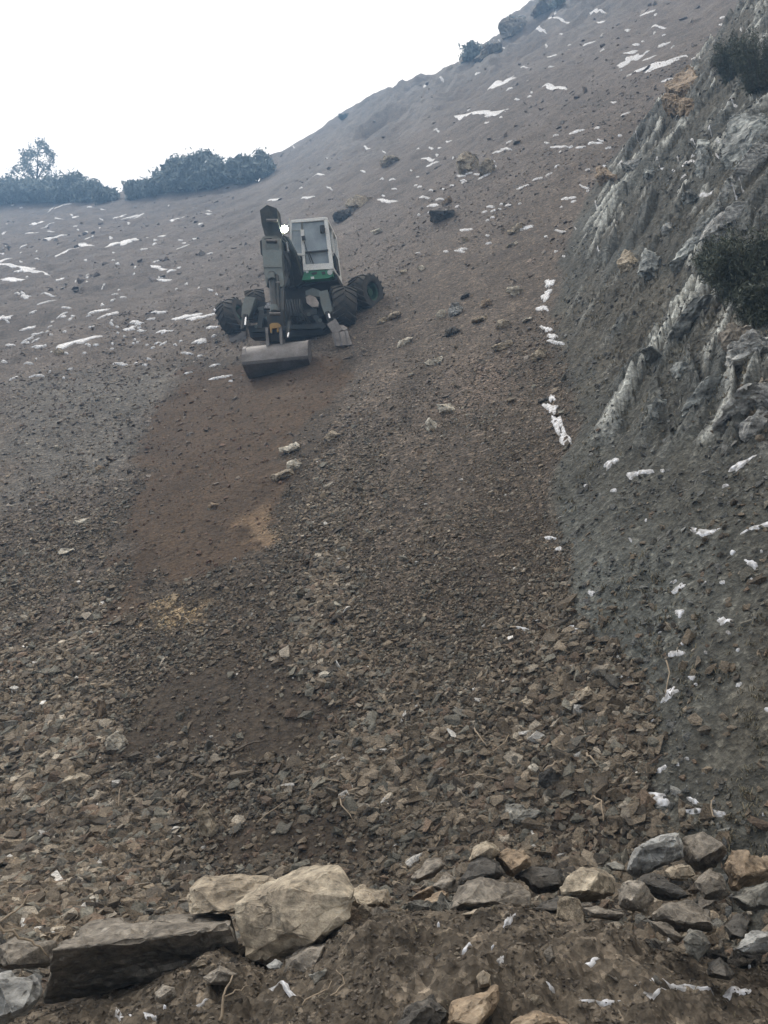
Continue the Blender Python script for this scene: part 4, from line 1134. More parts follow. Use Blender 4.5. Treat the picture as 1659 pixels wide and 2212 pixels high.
blade_shrub(1588, 165, 76, 100, 12000, 'dark bush above the reddish outcrop near the top right corner', 61)
blade_shrub(1640, 190, 90, 130, 12000, 'dark bush at the right edge near the top corner', 62)

def grass():
    r = np.random.default_rng(9); V = []; nb = 0
    def tuft(x, y, n, hgt):
        nonlocal nb
        z = HZ(x, y)
        for i in range(n):
            a = r.uniform(0, 6.28); L = hgt * r.uniform(.5, 1.2); lean = r.uniform(.3, 1.1)
            b = np.array([x + r.normal(0, .25 * hgt), y + r.normal(0, .25 * hgt), z - .01])
            d = np.array([math.cos(a) * lean, math.sin(a) * lean - .25, 1.0]); d /= np.linalg.norm(d)
            s = np.array([-math.sin(a), math.cos(a), 0]) * .0022 * (1 + y * .12)
            m = b + d * L * .6; e = m + (d + np.array([0, 0, -.9])) * L * .4
            V.extend([b - s, b + s, m + s * .7, m - s * .7, m - s * .7, m + s * .7, e + s * .15, e - s * .15]); nb += 2
    for i in range(1500):
        u = r.uniform(1190, 1659); v = r.uniform(300, 1850)
        s = solve(H0, u, v)
        if s is None: continue
        x, y = s
        if side(x, y) < .15 or vn(x * 1.4, y * 1.4, 77) < -.25: continue
        tuft(x, y, 7, .05 + .004 * y)
    for i in range(170):
        x = r.uniform(-1.7, 1.8); y = r.uniform(2.5, 4.3)
        if vn(x * 3, y * 3, 78) < .1: continue
        tuft(x, y, 4, .035)
    for i in range(500):
        u = r.uniform(0, 900); v = r.uniform(430, 700); s = solve(H0, u, v)
        if s: tuft(s[0], s[1], 4, .08)
    V = np.array(V)
    o = link('dry_grass', mesh_np('dry_grass', V, np.arange(len(V)), 4), M['drygrass'])
    tag(o, 'thin dry grass wisps on the bank and berm', 'grass', kind='stuff')
grass()

TW = [
 ([(733,1733),(738,1760),(762,1786)], .9, 'bent orange-brown stick in the middle of the scree'), ([(728,1740),(755,1733),(790,1737)], .6, 'short twig lying across the top of the bent orange-brown stick'),
 ([(1175,1680),(1200,1668),(1226,1654)], 1.6, 'thick tan stick beside the dark angular rock'), ([(1266,1643),(1280,1660),(1300,1678)], 1.3, 'tan stick pointing down right of the dark angular rock'),
 ([(1284,1735),(1298,1752),(1304,1790)], 1.0, 'bare twig hanging down into the brown hollow'), ([(-10,1995),(30,1965),(62,1938)], 1.2, 'pale straight twig rising at the left edge of the berm'),
 ([(-10,1996),(35,2030),(62,2050),(86,2084)], 1.3, 'pale bowed twig drooping over the low brown slab at the left edge'), ([(478,2216),(482,2165),(496,2120)], 1.5, 'pale forked root sticking up at the bottom below the big boulder'),
 ([(482,2150),(505,2156),(530,2142)], .8, 'side twig of the pale root at the bottom'), ([(652,2216),(690,2160),(714,2132)], .9, 'thin pale root slanting up right of the forked one'),
 ([(716,2212),(742,2165),(724,2108)], .9, 'thin crooked root below the dark pointed stone'), ([(500,1638),(535,1624),(572,1610)], 1.3, 'dark straight stick at the edge of the brown patch'),
 ([(256,1752),(259,1718)], .8, 'short upright straw in the left scree'), ([(553,1792),(580,1775),(612,1746)], .6, 'thin long straw above the long slab'),
 ([(885,1708),(900,1720),(912,1737)], 1.0, 'small curved twig in the middle right scree'), ([(938,1852),(950,1835),(957,1812)], .8, 'small upright twig behind the berm'),
 ([(1023,1586),(1038,1612),(1052,1626)], .9, 'curved pale twig in the right scree'), ([(1000,1690),(1040,1694),(1075,1696)], .8, 'flat straw in the right scree'),
 ([(1541,1785),(1540,1760),(1544,1738)], .9, 'single dry stalk above the rounded brown boulder'), ([(400,1345),(412,1360)], .8, 'tiny stick under the golden patch'),
 ([(1440,1440),(1446,1480),(1436,1520)], .8, 'bent stalk on the lower bank'), ([(1060,1640),(1090,1622),(1100,1600)], .7, 'thin straw left of the whitish grey stone'),
]
for i, (px, th, lab) in enumerate(TW):
    pts = []
    for j, (u, v) in enumerate(px):
        if v > 1900:
            q = at_y(u, v, 3.55 if u < 200 else 3.2); q.y += .03 * j; g = HZ(q.x, q.y)
            if q.z < g + .01: q.z = g + .01
        else:
            q = P(u, v)
            if q is None: break
            q = q + Vector((0, 0, .05 + .02 * (j % 2)))
        pts.append(q)
    if len(pts) < 2: continue
    if px[0][1] < 1900 and (pts[0] - pts[-1]).length > .8: pts = pts[:2] if (pts[0] - pts[1]).length < .8 else [pts[0], pts[0] + (pts[1] - pts[0]).normalized() * .5]
    # smooth and roughen
    fine = []
    for a, b in zip(pts[:-1], pts[1:]):
        for t in (0, .33, .66): fine.append(a.lerp(b, t) + Vector((rnd.gauss(0, .006), rnd.gauss(0, .004), rnd.gauss(0, .006))))
    fine.append(pts[-1])
    dist = pts[0].length; r0 = th * 2.2 * dist / F9
    bm = bmesh.new(); tube(bm, fine, r0, r0 * .45, 7); me = bpy.data.meshes.new('twig')
    c = fine[0].copy(); bmesh.ops.translate(bm, verts=bm.verts[:], vec=-c); bm.to_mesh(me); bm.free()
    for p_ in me.polygons: p_.use_smooth = True
    o = link('twig', me, M['twig'] if 'dark' not in lab[:5] else M['bark']); o.location = c
    tag(o, lab, 'twig', 'twigs and roots')

# ------------------------------------------------------------------ shed at the left edge of the skyline
def shed():
    p = P(-8, 444)
    if p is None: return
    k = (p - Vector((0, 0, EYE))).length / F9
    root = bpy.data.objects.new('shed', None); COL.objects.link(root); root.location = p + Vector((0, 0, -.3)); tag(root, 'small pale shed with a white roof edge at the far left skyline', 'shed')
    W, D, Hh = 44 * k, 2.4, 1.9
    def bx(name, x0, x1, y0, y1, z0, z1, mat, dz=0):
        bm = bmesh.new(); bmesh.ops.create_cube(bm, size=1)
        for v in bm.verts: v.co = Vector((x0 + (v.co.x + .5) * (x1 - x0), y0 + (v.co.y + .5) * (y1 - y0), z0 + (v.co.z + .5) * (z1 - z0) + (dz if v.co.y > 0 else 0)))
        bmesh.ops.bevel(bm, geom=bm.edges[:], offset=.02, segments=1, affect='EDGES')
        me = bpy.data.meshes.new(name); bm.to_mesh(me); bm.free(); return link(name, me, mat, root)
    x1 = 20 * k
    bx('wall', x1 - W, x1, 0, D, 0, Hh, plain('shed_wall', (.38, .40, .42), .8))
    bx('roof', x1 - W - .15, x1 + .15, -.2, D + .2, Hh + .003, Hh + .16, plain('white_sheet', (.75, .76, .78), .6, dirt=.1), .3)
    bx('door', x1 - 1.6, x1 - .6, -.04, .0, .02, 1.6, plain('blue_door', (.10, .20, .38), .6))
    bx('post', x1 - .1, x1 + .02, -.07, -.005, 0, Hh, plain('white_post', (.7, .7, .7), .6))
shed()
# ------------------------------------------------------------------ the walking excavator
def paintless(): pass
M['steel'] = plain('dusty_steel', (.125, .15, .145), .55, .0, .35, (.13, .115, .095), 3.0)
M['steeldark'] = plain('oily_steel', (.030, .036, .036), .5, .2, .35, (.09, .075, .06), 3.0)
M['black'] = plain('black_frame', (.018, .02, .02), .6, .0, .3, (.06, .05, .04), 4.0)
M['wornsteel'] = plain('worn_bucket_steel', (.21, .195, .185), .5, .25, .35, (.085, .07, .06), 3.0)
M['white'] = plain('white_cab_paint', (.86, .86, .83), .4, .0, .07, (.30, .26, .2), 3.5)
M['green'] = plain('green_paint', (.04, .27, .14), .4, .0, .22, (.09, .09, .06), 4.0)
M['rimgreen'] = plain('rim_green', (.018, .085, .05), .5, .0, .3, (.07, .06, .045), 6.0)
M['rubber'] = plain('tyre_rubber', (.045, .045, .043), .85, .0, .55, (.10, .088, .072), 6.0)
M['yellow'] = plain('orange_coupler', (.42, .25, .07), .5, .0, .3, (.08, .06, .04), 8.0)
M['chrome'] = plain('polished_rod', (.75, .75, .75), .15, 1.0, .0)
M['seat'] = plain('seat_cloth', (.16, .17, .19), .9)
M['pale'] = plain('dusty_plate', (.50, .44, .40), .8, 0, .2)
def glass_mat():
    m, nt, b = nodes('cab_glass')
    out = nt.nodes['Material Output']; tr = N(nt, 'ShaderNodeBsdfTransparent'); tr.inputs[0].default_value = (.80, .85, .87, 1)
    b.inputs['Base Color'].default_value = (.50, .56, .60, 1); b.inputs['Roughness'].default_value = .12; b.inputs['Specular IOR Level'].default_value = .7
    n = N(nt, 'ShaderNodeTexNoise', Scale=2.5, Detail=6.0)
    tc = N(nt, 'ShaderNodeTexCoord'); nt.links.new(tc.outputs['Object'], n.inputs['Vector'])
    mx = N(nt, 'ShaderNodeMixShader'); nt.links.new(ramp(nt, n.outputs[0], [(.35, .42), (.65, .68)]).outputs[0], mx.inputs[0])
    nt.links.new(tr.outputs[0], mx.inputs[1]); nt.links.new(b.outputs[0], mx.inputs[2]); nt.links.new(mx.outputs[0], out.inputs['Surface'])
    return m
M['glass'] = glass_mat()
m, nt, b_ = nodes('lamp_glow'); b_.inputs['Base Color'].default_value = (1, 1, .9, 1); b_.inputs['Emission Color'].default_value = (.95, 1, .80, 1); b_.inputs['Emission Strength'].default_value = 80
M['lamp'] = m
m, nt, b_ = nodes('marker_lens'); b_.inputs['Base Color'].default_value = (.7, .75, .72, 1); b_.inputs['Roughness'].default_value = .25
M['lens'] = m

def ex_px(c, r): return 431.3 + .26 * c, 398.2 + .26 * r
EY = P(*ex_px(1180, 1290)).y + 0.55                       # distance of the cab front
EO = at_y(*ex_px(950, 900), EY)
EM = Matrix.Translation(EO) @ Matrix.Rotation(math.radians(-5), 4, 'Z') @ Matrix.Rotation(math.radians(11), 4, 'X') @ Matrix.Rotation(math.radians(-7.2), 4, 'Y').inverted().inverted()
EMI = EM.inverted()
def L(c, r, d=0.0):
    """surveyed point of the machine: seen at (c, r), d metres behind the cab front, in the machine's own frame"""
    u, v = ex_px(c, r); o = EMI @ Vector((0, 0, EYE)); q = EMI @ at_y(u, v, EY); k = (d - o.y) / (q.y - o.y); return o + (q - o) * k
def LW(c, r):                                              # ground point under the machine, in its frame
    return EMI @ P(*ex_px(c, r))
PXM = (L(1000, 900) - L(900, 900)).length / 100.0          # metres per survey pixel

ex = bpy.data.objects.new('walking_excavator', None); COL.objects.link(ex); ex.matrix_world = EM
tag(ex, 'green and white walking excavator with a lit work lamp digging on the steep slope', 'excavator')

def part(name, bm, mat, parent=None, bev=0.012, smooth=False, label=None):
    if bev:
        try: bmesh.ops.bevel(bm, geom=[e for e in bm.edges if e.is_manifold and e.calc_face_angle(0) > .5], offset=bev, segments=2, affect='EDGES', clamp_overlap=True)
        except Exception: pass
    bmesh.ops.recalc_face_normals(bm, faces=bm.faces[:])
    me = bpy.data.meshes.new(name); bm.to_mesh(me); bm.free()
    if smooth: smooth_by_angle(me, 35)
    o = link(name, me, mat, parent or ex)
    if label: o['label'] = label
    return o
def slab(bm, px, d, thick):
    """plate with this outline; d one depth or one per corner; thick = depth of the plate going back"""
    ds = d if isinstance(d, (list, tuple)) else [d] * len(px)
    f = [bm.verts.new(L(c, r, dd)) for (c, r), dd in zip(px, ds)]
    g = [bm.verts.new(v.co + Vector((0, thick, 0))) for v in f]
    n = len(f); bm.faces.new(f); bm.faces.new(g[::-1])
    for i in range(n): bm.faces.new((f[i], g[i], g[(i + 1) % n], f[(i + 1) % n]))
def beam(bm, a, b, w, t=None):
    a, b = Vector(a), Vector(b); t = t or w; d = (b - a).normalized(); s = d.cross(Vector((0, 1, 0)))
    if s.length < .1: s = d.cross(Vector((0, 0, 1)))
    s.normalize(); u = s.cross(d).normalized(); vs = []
    for p in (a, b):
        for i, j in ((-1, -1), (1, -1), (1, 1), (-1, 1)): vs.append(bm.verts.new(p + s * w * .5 * i + u * t * .5 * j))
    for q in ((0, 1, 2, 3), (7, 6, 5, 4), (0, 4, 5, 1), (1, 5, 6, 2), (2, 6, 7, 3), (3, 7, 4, 0)): bm.faces.new([vs[k] for k in q])
def rod(bm, a, b, r, r2=None, seg=14): tube(bm, [Vector(a), (Vector(a) + Vector(b)) * .5, Vector(b)], r, r2 or r, seg)
def boxl(bm, x0, x1, y0, y1, z0, z1):
    vs = [bm.verts.new((x, y, z)) for z in (z0, z1) for y in (y0, y1) for x in (x0, x1)]
    for q in ((0, 2, 3, 1), (4, 5, 7, 6), (0, 1, 5, 4), (1, 3, 7, 5), (3, 2, 6, 7), (2, 0, 4, 6)): bm.faces.new([vs[k] for k in q])

# ---- wheels
def tyre_bm(R, W, ri):
    bm = bmesh.new(); seg = 48
    prof = [(ri, -W * .36), (ri * 1.12, -W * .47), (R * .80, -W * .5), (R * .93, -W * .46), (R * .965, -W * .25), (R * .975, 0), (R * .965, W * .25), (R * .93, W * .46), (R * .80, W * .5), (ri * 1.12, W * .47), (ri, W * .36)]
    rings = []
    for i in range(seg):
        a = i * 6.28319 / seg; rings.append([bm.verts.new((x, math.cos(a) * r, math.sin(a) * r)) for r, x in prof])
    for i in range(seg):
        p, q = rings[i], rings[(i + 1) % seg]
        for j in range(len(prof)): bm.faces.new((p[j], q[j], q[(j + 1) % len(prof)], p[(j + 1) % len(prof)]))
    nl = 17
    for i in range(nl):
        for s in (-1, 1):
            a0 = (i + (0 if s < 0 else .5)) * 6.28319 / nl
            vs = []
            for t, hh in ((.0, .07), (.5, .07), (.97, .055)):
                a = a0 + t * .42; x = s * W * (.02 + .50 * t); rb = R * (.955 if t < .9 else .90)
                for da in (-.052, .052):
                    for rr in (rb, R * .972 + hh * R * (1 if t < .9 else .6)):
                        vs.append(bm.verts.new((x, math.cos(a + da) * rr, math.sin(a + da) * rr)))
            for k in (0, 4):
                A0 = vs[k:k + 4]; B0 = vs[k + 4:k + 8]
                for q in ((0, 1), (1, 3), (3, 2), (2, 0)): bm.faces.new((A0[q[0]], A0[q[1]], B0[q[1]], B0[q[0]]))
            bm.faces.new((vs[0], vs[1], vs[3], vs[2])); bm.faces.new((vs[8], vs[10], vs[11], vs[9]))
    return bm
def wheel(cpx, d, R, W, yaw, roll, label, side_, pitch=0):
    c = L(*cpx, d)
    Rm = Matrix.Translation(c) @ Matrix.Rotation(math.radians(yaw), 4, 'Z') @ Matrix.Rotation(math.radians(roll), 4, 'Y') @ Matrix.Rotation(pitch, 4, 'X')
    ri = R * .50
    bm = bmesh.new(); tube(bm, [(-W * .30, 0, 0), (0, 0, 0), (W * .30, 0, 0)], ri * .42, ri * .42, 20)
    hub = part('wheel', bm, M['rimgreen'], None, .01, True); hub.matrix_local = Rm; hub['label'] = label
    part('tyre', tyre_bm(R, W, ri), M['rubber'], hub, 0, True)
    bm = bmesh.new(); seg = 36
    prof = [(ri * 1.04, -W * .38), (ri * .92, -W * .34), (ri * .86, -W * .1), (ri * .30, -W * .05 * side_), (ri * .30, W * .05 - W * .05 * side_ + .01), (ri * .86, .02), (ri * .86, W * .1), (ri * .92, W * .34), (ri * 1.04, W * .38), (ri * 1.0, W * .40), (ri * .88, W * .36)]
    prof = [(ri * 1.05, W * .40), (ri * .95, W * .36), (ri * .88, W * .10), (ri * .25, W * .04), (ri * .25, -W * .04), (ri * .88, -W * .10), (ri * .95, -W * .36), (ri * 1.05, -W * .40), (ri * 1.02, -W * .30), (ri * 1.02, W * .30)]
    rings = []
    for i in range(seg):
        a = i * 6.28319 / seg; rings.append([bm.verts.new((x, math.cos(a) * r, math.sin(a) * r)) for r, x in prof])
    for i in range(seg):
        p, q = rings[i], rings[(i + 1) % seg]
        for j in range(len(prof)): bm.faces.new((p[j], q[j], q[(j + 1) % len(prof)], p[(j + 1) % len(prof)]))
    part('rim', bm, M['rimgreen'], hub, 0, True)
dFR = LW(1235, 1200).y; dFL = LW(250, 1275).y; dRR = LW(1390, 1045).y
RF = 350 * PXM / 2
wheel((1190, 1024), dFR + .30, RF * .97, .56, 14, 8, 'front tyre on the downhill right side beside the stabiliser', 1)
wheel((1378, 903), dRR + .30, RF * .86, .52, -34, 4, 'rear tyre turned outwards showing its green rim', 1, .1)
wheel((278, 1100), dFL + .30, RF * .94, .54, -16, -8, 'left front tyre with mud between its chevrons', -1, .2)
wheel((470, 1010), dRR + .9, RF * .80, .48, 10, 0, 'left rear tyre hidden in the dark behind the leg', -1, .1)

# ---- chassis and legs
bm = bmesh.new(); slab(bm, [(480, 1040), (600, 960), (900, 930), (1010, 1000), (1030, 1090), (900, 1150), (520, 1160)], .15, 1.3)
slab(bm, [(700, 850), (930, 850), (960, 960), (680, 980)], .3, 1.0)
slab(bm, [(400, 1180), (700, 1120), (1060, 1150), (1090, 1240), (700, 1270), (420, 1270)], .05, .5)
part('chassis', bm, M['black'])
bm = bmesh.new(); beam(bm, L(620, 1040, .3), L(440, 1020, .35), .26, .22); beam(bm, L(440, 1000, .35), L(330, 1090, .35), .2, .22); part('axle_arm', bm, M['black'])
bm = bmesh.new(); beam(bm, L(980, 1010, .3), L(1130, 1000, .35), .26, .24); beam(bm, L(1000, 960, .9), L(1290, 900, dRR + .3), .2, .2); part('axle_arm', bm, M['black'])
bm = bmesh.new(); slab(bm, [(376, 930), (462, 940), (470, 985), (408, 1100), (346, 1100), (352, 1010)], [.05, .05, .05, -.25, -.25, -.1], .26); part('leg', bm, M['steel'])
bm = bmesh.new(); rod(bm, L(376, 1090, -.2), L(362, 1210, -.35), .060); rod(bm, L(395, 1085, -.22), L(378, 1172, -.34), .030); part('leg_cylinder', bm, M['black'], None, 0, True)
bm = bmesh.new(); rod(bm, L(386, 1108, -.33), L(380, 1172, -.40), .028); part('piston_rod', bm, M['chrome'], None, 0, True)
dl = LW(310, 1305).y
bm = bmesh.new(); slab(bm, [(245, 1285), (290, 1265), (330, 1240), (380, 1215), (385, 1270), (360, 1310), (290, 1312), (250, 1305)], dl - .05, .35)
slab(bm, [(345, 1190), (385, 1190), (380, 1300), (350, 1300)], dl - .08, .2); part('foot', bm, M['wornsteel'])
bm = bmesh.new(); slab(bm, [(988, 890), (1062, 878), (1110, 1062), (1036, 1080), (1010, 1000)], [.05, .05, -.25, -.25, -.1], .26); part('leg', bm, M['steel'])
bm = bmesh.new(); rod(bm, L(1060, 1065, -.2), L(1090, 1160, -.3), .060); rod(bm, L(1100, 1065, -.2), L(1125, 1150, -.3), .05); part('leg_cylinder', bm, M['black'], None, 0, True)
bm = bmesh.new(); rod(bm, L(1074, 1078, -.33), L(1082, 1116, -.38), .028); part('piston_rod', bm, M['chrome'], None, 0, True)
dr = LW(1180, 1342).y
bm = bmesh.new(); slab(bm, [(1098, 1240), (1225, 1212), (1266, 1330), (1122, 1345)], [dr - .1, dr - .1, dr - .25, dr - .25], .10)
slab(bm, [(1075, 1172), (1190, 1168), (1228, 1190), (1222, 1205), (1110, 1232), (1090, 1225)], [dr + .15, dr + .15, dr + .1, dr - .05, dr - .05, dr], .25)
beam(bm, L(1100, 1150, dr + .1), L(1160, 1240, dr), .22, .14)
for c0 in (1100, 1150, 1200): slab(bm, [(c0, 1234 - (c0 - 1100) * .16), (c0 + 12, 1232 - (c0 - 1100) * .16), (c0 + 36, 1338), (c0 + 24, 1340)], dr - .27, .05)
part('foot', bm, M['wornsteel'])
bm = bmesh.new(); slab(bm, [(880, 935), (915, 920), (960, 935), (992, 985), (985, 1015), (935, 1020), (890, 985)], -.02, .14); part('dusty_plate', bm, M['pale'])
bm = bmesh.new(); slab(bm, [(878, 885), (940, 860), (1000, 880), (1010, 940), (960, 930), (880, 925)], .05, .2); part('bracket', bm, M['steel'])
bm = bmesh.new(); slab(bm, [(528, 1030), (560, 985), (588, 978), (590, 1030)], .1, .1); part('snow_clump', bm, M['snow'])
bm = bmesh.new(); slab(bm, [(478, 1025), (530, 1010), (530, 1045), (485, 1045)], .08, .2); part('bracket', bm, M['steel'])

bm = bmesh.new()
for c0, r0, c1, r1, w in ((500, 1100, 660, 1085, .10), (720, 1080, 980, 1060, .12), (760, 1190, 1050, 1180, .10), (440, 1215, 560, 1205, .10), (830, 1000, 850, 1140, .14), (930, 1060, 1040, 1200, .12), (520, 1050, 500, 1200, .12), (740, 1000, 745, 1160, .10)):
    beam(bm, L(c0, r0, -.02), L(c1, r1, -.06), w, .12)
part('frame_beam', bm, M['steeldark'])
def hose(pts, r=.02, mat='black'):
    bm = bmesh.new(); pts = [Vector(p) for p in pts]; f = []
    for i in range(len(pts) - 1):
        p0 = pts[max(i - 1, 0)]; p1 = pts[i]; p2 = pts[i + 1]; p3 = pts[min(i + 2, len(pts) - 1)]
        for t in (0, .25, .5, .75): f.append(.5 * ((2 * p1) + (p2 - p0) * t + (2 * p0 - 5 * p1 + 4 * p2 - p3) * t * t + (3 * p1 - p0 - 3 * p2 + p3) * t ** 3))
    f.append(pts[-1]); tube(bm, f, r, r, 6); part('hydraulic_hose', bm, M[mat], None, 0, True)
for k in range(7): hose([L(700 + k * 22, 960, .0), L(720 + k * 20, 1040 + 9 * (k % 3), -.16), L(690 + k * 34, 1120, -.12), L(720 + k * 36, 1180, -.02)], .018, 'steeldark')
for c0, r0 in ((790, 1062), (845, 1085), (905, 1080), (640, 1175), (560, 1110), (470, 1180), (1000, 1130)):
    bm = bmesh.new(); rod(bm, L(c0, r0, -.12), L(c0 + 4, r0, .05), .045); part('bolt', bm, M['steel'], None, 0, True)
# ---- turntable, upper frame
bm = bmesh.new(); a = L(800, 880, .95); rod(bm, a + Vector((0, 0, -.12)), a + Vector((0, 0, .08)), .62, seg=30); part('turntable', bm, M['black'], None, 0, True)
bm = bmesh.new(); p0 = L(690, 800, .3); p1 = L(1160, 720, .3)
boxl(bm, p0.x, L(1150, 800, .3).x, .25, 1.9, L(850, 850, .3).z, L(850, 800, .3).z); part('upper_frame', bm, M['black'])
bm = bmesh.new(); boxl(bm, L(600, 800, .7).x, L(860, 700, .7).x - .02, .75, 1.9, L(800, 800, .7).z, L(800, 560, .7).z); part('engine_cover', bm, M['steeldark'])

# ---- cab
def hp(x, y, d=0.0): return L(459.4 + .4923 * x, 102.1 + .4923 * y, d)
TL, TR = hp(612, 432), hp(1196, 380)
BR, BL = hp(1300, 1222), hp(842, 1250)
ML, MR = hp(702, 975), hp(822, 985)                       # step where the cab narrows over the boom
LM = hp(606, 760)
DEP = 1.45; back = Vector((0, DEP, 0))
bm = bmesh.new()
for a, b, w in ((TL, TR, .055), (TR, BR, .085), (BL, MR, .06), (ML, MR, .05), (TL, LM, .04), (LM, ML, .045)): beam(bm, a, b, w, .07)
for a, b, w in ((TR, TR + back, .07), (BR, BR + back, .09), (TR + back, BR + back, .09), (TL, TL + back, .06), (TL + back, BL + back, .06), (BL, BL + back, .06), (TL + back, TR + back, .06), (ML, ML + back, .05)): beam(bm, a, b, w, w)
m1 = TR.lerp(BR, .62); beam(bm, m1, m1 + back, .06, .05)
q = TR.lerp(BR, .0) + back * .55; beam(bm, q, BR + back * .55, .07, .06)
part('cab_frame', bm, M['white'])
bm = bmesh.new()                                           # white band under the windscreen
f = [BL + (MR - BL) * .0, BR, BR + (TR - BR) * .115, BL + (MR - BL) * .38]
for s in (0, 1): pass
vs = [bm.verts.new(p + Vector((0, -.03, 0))) for p in f]; ws = [bm.verts.new(p + Vector((0, .06, 0))) for p in f]
bm.faces.new(vs); bm.faces.new(ws[::-1])
for i in range(4): bm.faces.new((vs[i], ws[i], ws[(i + 1) % 4], vs[(i + 1) % 4]))
part('front_panel', bm, M['white'])
bm = bmesh.new()                                           # roof, floor, rear wall
def sheet(bm, pts, n, t=.04):
    a = [bm.verts.new(Vector(p)) for p in pts]; b = [bm.verts.new(Vector(p) + Vector(n) * t) for p in pts]; k = len(a)
    bm.faces.new(a); bm.faces.new(b[::-1])
    for i in range(k): bm.faces.new((a[i], b[i], b[(i + 1) % k], a[(i + 1) % k]))
sheet(bm, [TL, TR, TR + back, TL + back], (0, 0, 1), .05); part('cab_roof', bm, M['white'])
bm = bmesh.new(); sheet(bm, [BL + back, BR + back, BR.lerp(TR, .5) + back, BL.lerp(TL, .5) + back], (0, 1, 0), .03); part('rear_panel', bm, M['white'])
bm = bmesh.new(); g0 = BL + (TL - BL) * .02
out = Vector((1, 0, 0))
lo = BR.lerp(TR, .02); hi = BR.lerp(TR, .34)
sheet(bm, [lo + back * .55, lo + back, hi + back, hi + back * .55], out, .035); part('side_panel', bm, M['white'])
# glass
def pane(name, pts, n=(0, 1, 0), off=.01, mat='glass', t=.008):
    bm = bmesh.new(); sheet(bm, [Vector(p) + Vector(n) * off for p in pts], n, t); return part(name, bm, M[mat], None, 0)
wl = hp(850, 945); wr = hp(1232, 905)
pane('windscreen', [hp(808, 440), TR, wr, hp(845, 940)])
pane('lower_window', [hp(852, 950), hp(1236, 908), hp(1262, 1118), hp(866, 1150)], off=.03)
pane('left_window', [hp(612, 580), hp(778, 565), hp(815, 975), ML, LM])
pane('roof_visor', [TL, hp(778, 430), hp(778, 568), hp(610, 582)], off=-.02, mat='glass')
pane('side_window', [TR + back * .03, TR + back * .97, BR.lerp(TR, .38) + back * .97, BR.lerp(TR, .38) + back * .03], n=(1, 0, 0), off=-.02)
pane('side_window', [BR.lerp(TR, .34) + back * .03, BR.lerp(TR, .34) + back * .5, BR.lerp(TR, .03) + back * .5, BR.lerp(TR, .03) + back * .03], n=(1, 0, 0), off=-.02)
bm = bmesh.new(); beam(bm, hp(798, 560, -.03), hp(822, 990, -.03), .075, .05); part('window_post', bm, M['white'])
bm = bmesh.new(); beam(bm, hp(850, 948, -.03), hp(1236, 906, -.03), .035, .05); part('window_rail', bm, M['black'])
bm = bmesh.new(); beam(bm, hp(830, 760, -.06), hp(940, 1110, -.06), .018, .015); beam(bm, hp(905, 930, -.07), hp(985, 1130, -.07), .03, .015); part('wiper', bm, M['black'])
bm = bmesh.new(); slab(bm, [(844, 430), (872, 425), (876, 455), (850, 462)], -.14, .07); part('wiper_motor', bm, M['black'])
bm = bmesh.new(); a = hp(1140, 545, -.10); rod(bm, a + Vector((-.01, 0, -.09)), a + Vector((0, 0, .07)), .06); beam(bm, a, hp(1200, 540, 0), .02); part('mirror', bm, M['black'], None, .005)
# interior
bm = bmesh.new(); sx = (hp(1040, 900).x); sz = hp(1040, 1130).z
boxl(bm, sx - .26, sx + .20, .65, 1.15, sz - .1, sz + .12); part('seat_base', bm, M['seat'], None, .04)
bm = bmesh.new(); boxl(bm, sx - .24 - .05, sx + .18 - .05, 1.0, 1.15, sz + .13, sz + .95); part('seat_back', bm, M['seat'], None, .05)
bm = bmesh.new(); boxl(bm, sx - .45, sx - .30, .45, 1.0, sz - .1, sz + .3); rod(bm, (sx - .36, .5, sz + .3), (sx - .34, .45, sz + .5), .02); rod(bm, (sx + .30, .5, sz + .3), (sx + .28, .45, sz + .5), .02); boxl(bm, sx + .25, sx + .36, .45, 1.0, sz - .1, sz + .3)
part('control_console', bm, M['black'])
# green base of the cab, with its markers
bm = bmesh.new(); f = [hp(835, 1262), hp(1300, 1234), hp(1318, 1335), hp(1235, 1375), hp(790, 1412)]
sheet(bm, f, (0, 1, 0), DEP + .12); part('cab_base', bm, M['green'])
bm = bmesh.new(); rod(bm, hp(1265, 1275, -.03), hp(1265, 1275, .02), .062); part('marker_light', bm, M['lens'], None, .004)
bm = bmesh.new(); slab(bm, [(882, 718), (902, 715), (904, 732), (884, 736)], -.03, .05); part('marker_light', bm, M['lens'], None, .004)
bm = bmesh.new(); slab(bm, [(922, 768), (948, 764), (952, 784), (926, 788)], -.03, .05); part('marker_light', bm, M['lens'], None, .004)
bm = bmesh.new(); slab(bm, [(925, 735), (975, 725), (972, 745), (940, 755)], -.012, .03); slab(bm, [(1010, 728), (1040, 722), (1045, 745), (1018, 750)], -.012, .03); part('step_hole', bm, M['steeldark'], None, .004)

# ---- boom, stick, cylinders, bucket
bm = bmesh.new()
slab(bm, [(500, 215), (560, 170), (640, 200), (655, 330), (700, 450), (640, 520), (540, 420), (515, 330)], [-.5, -.5, -.5, -.45, -.4, -.45, -.5, -.5], .42)
slab(bm, [(640, 400), (740, 440), (800, 560), (860, 730), (870, 810), (800, 850), (740, 720), (690, 560)], [-.40, -.35, -.2, .0, .1, .1, .0, -.2], .34)
part('boom', bm, M['steeldark'], None, .02)
for k in range(6):
    o_ = k * 14
    hose([L(660 + o_, 450 - o_ * .2, -.5), L(735 + o_ * .7, 520 + k * 5, -.42 - .02 * (k % 2)), L(790 + o_ * .5, 640 + k * 8, -.22), L(835 + o_ * .25, 760, -.05)], .022, ('black', 'steel')[k % 2])
for k in range(4): hose([L(690 + k * 9, 560, -.55), L(735 + k * 6, 640 + k * 12, -.62), L(745 - k * 5, 740, -.6), L(712 - k * 4, 800, -.75)], .018)
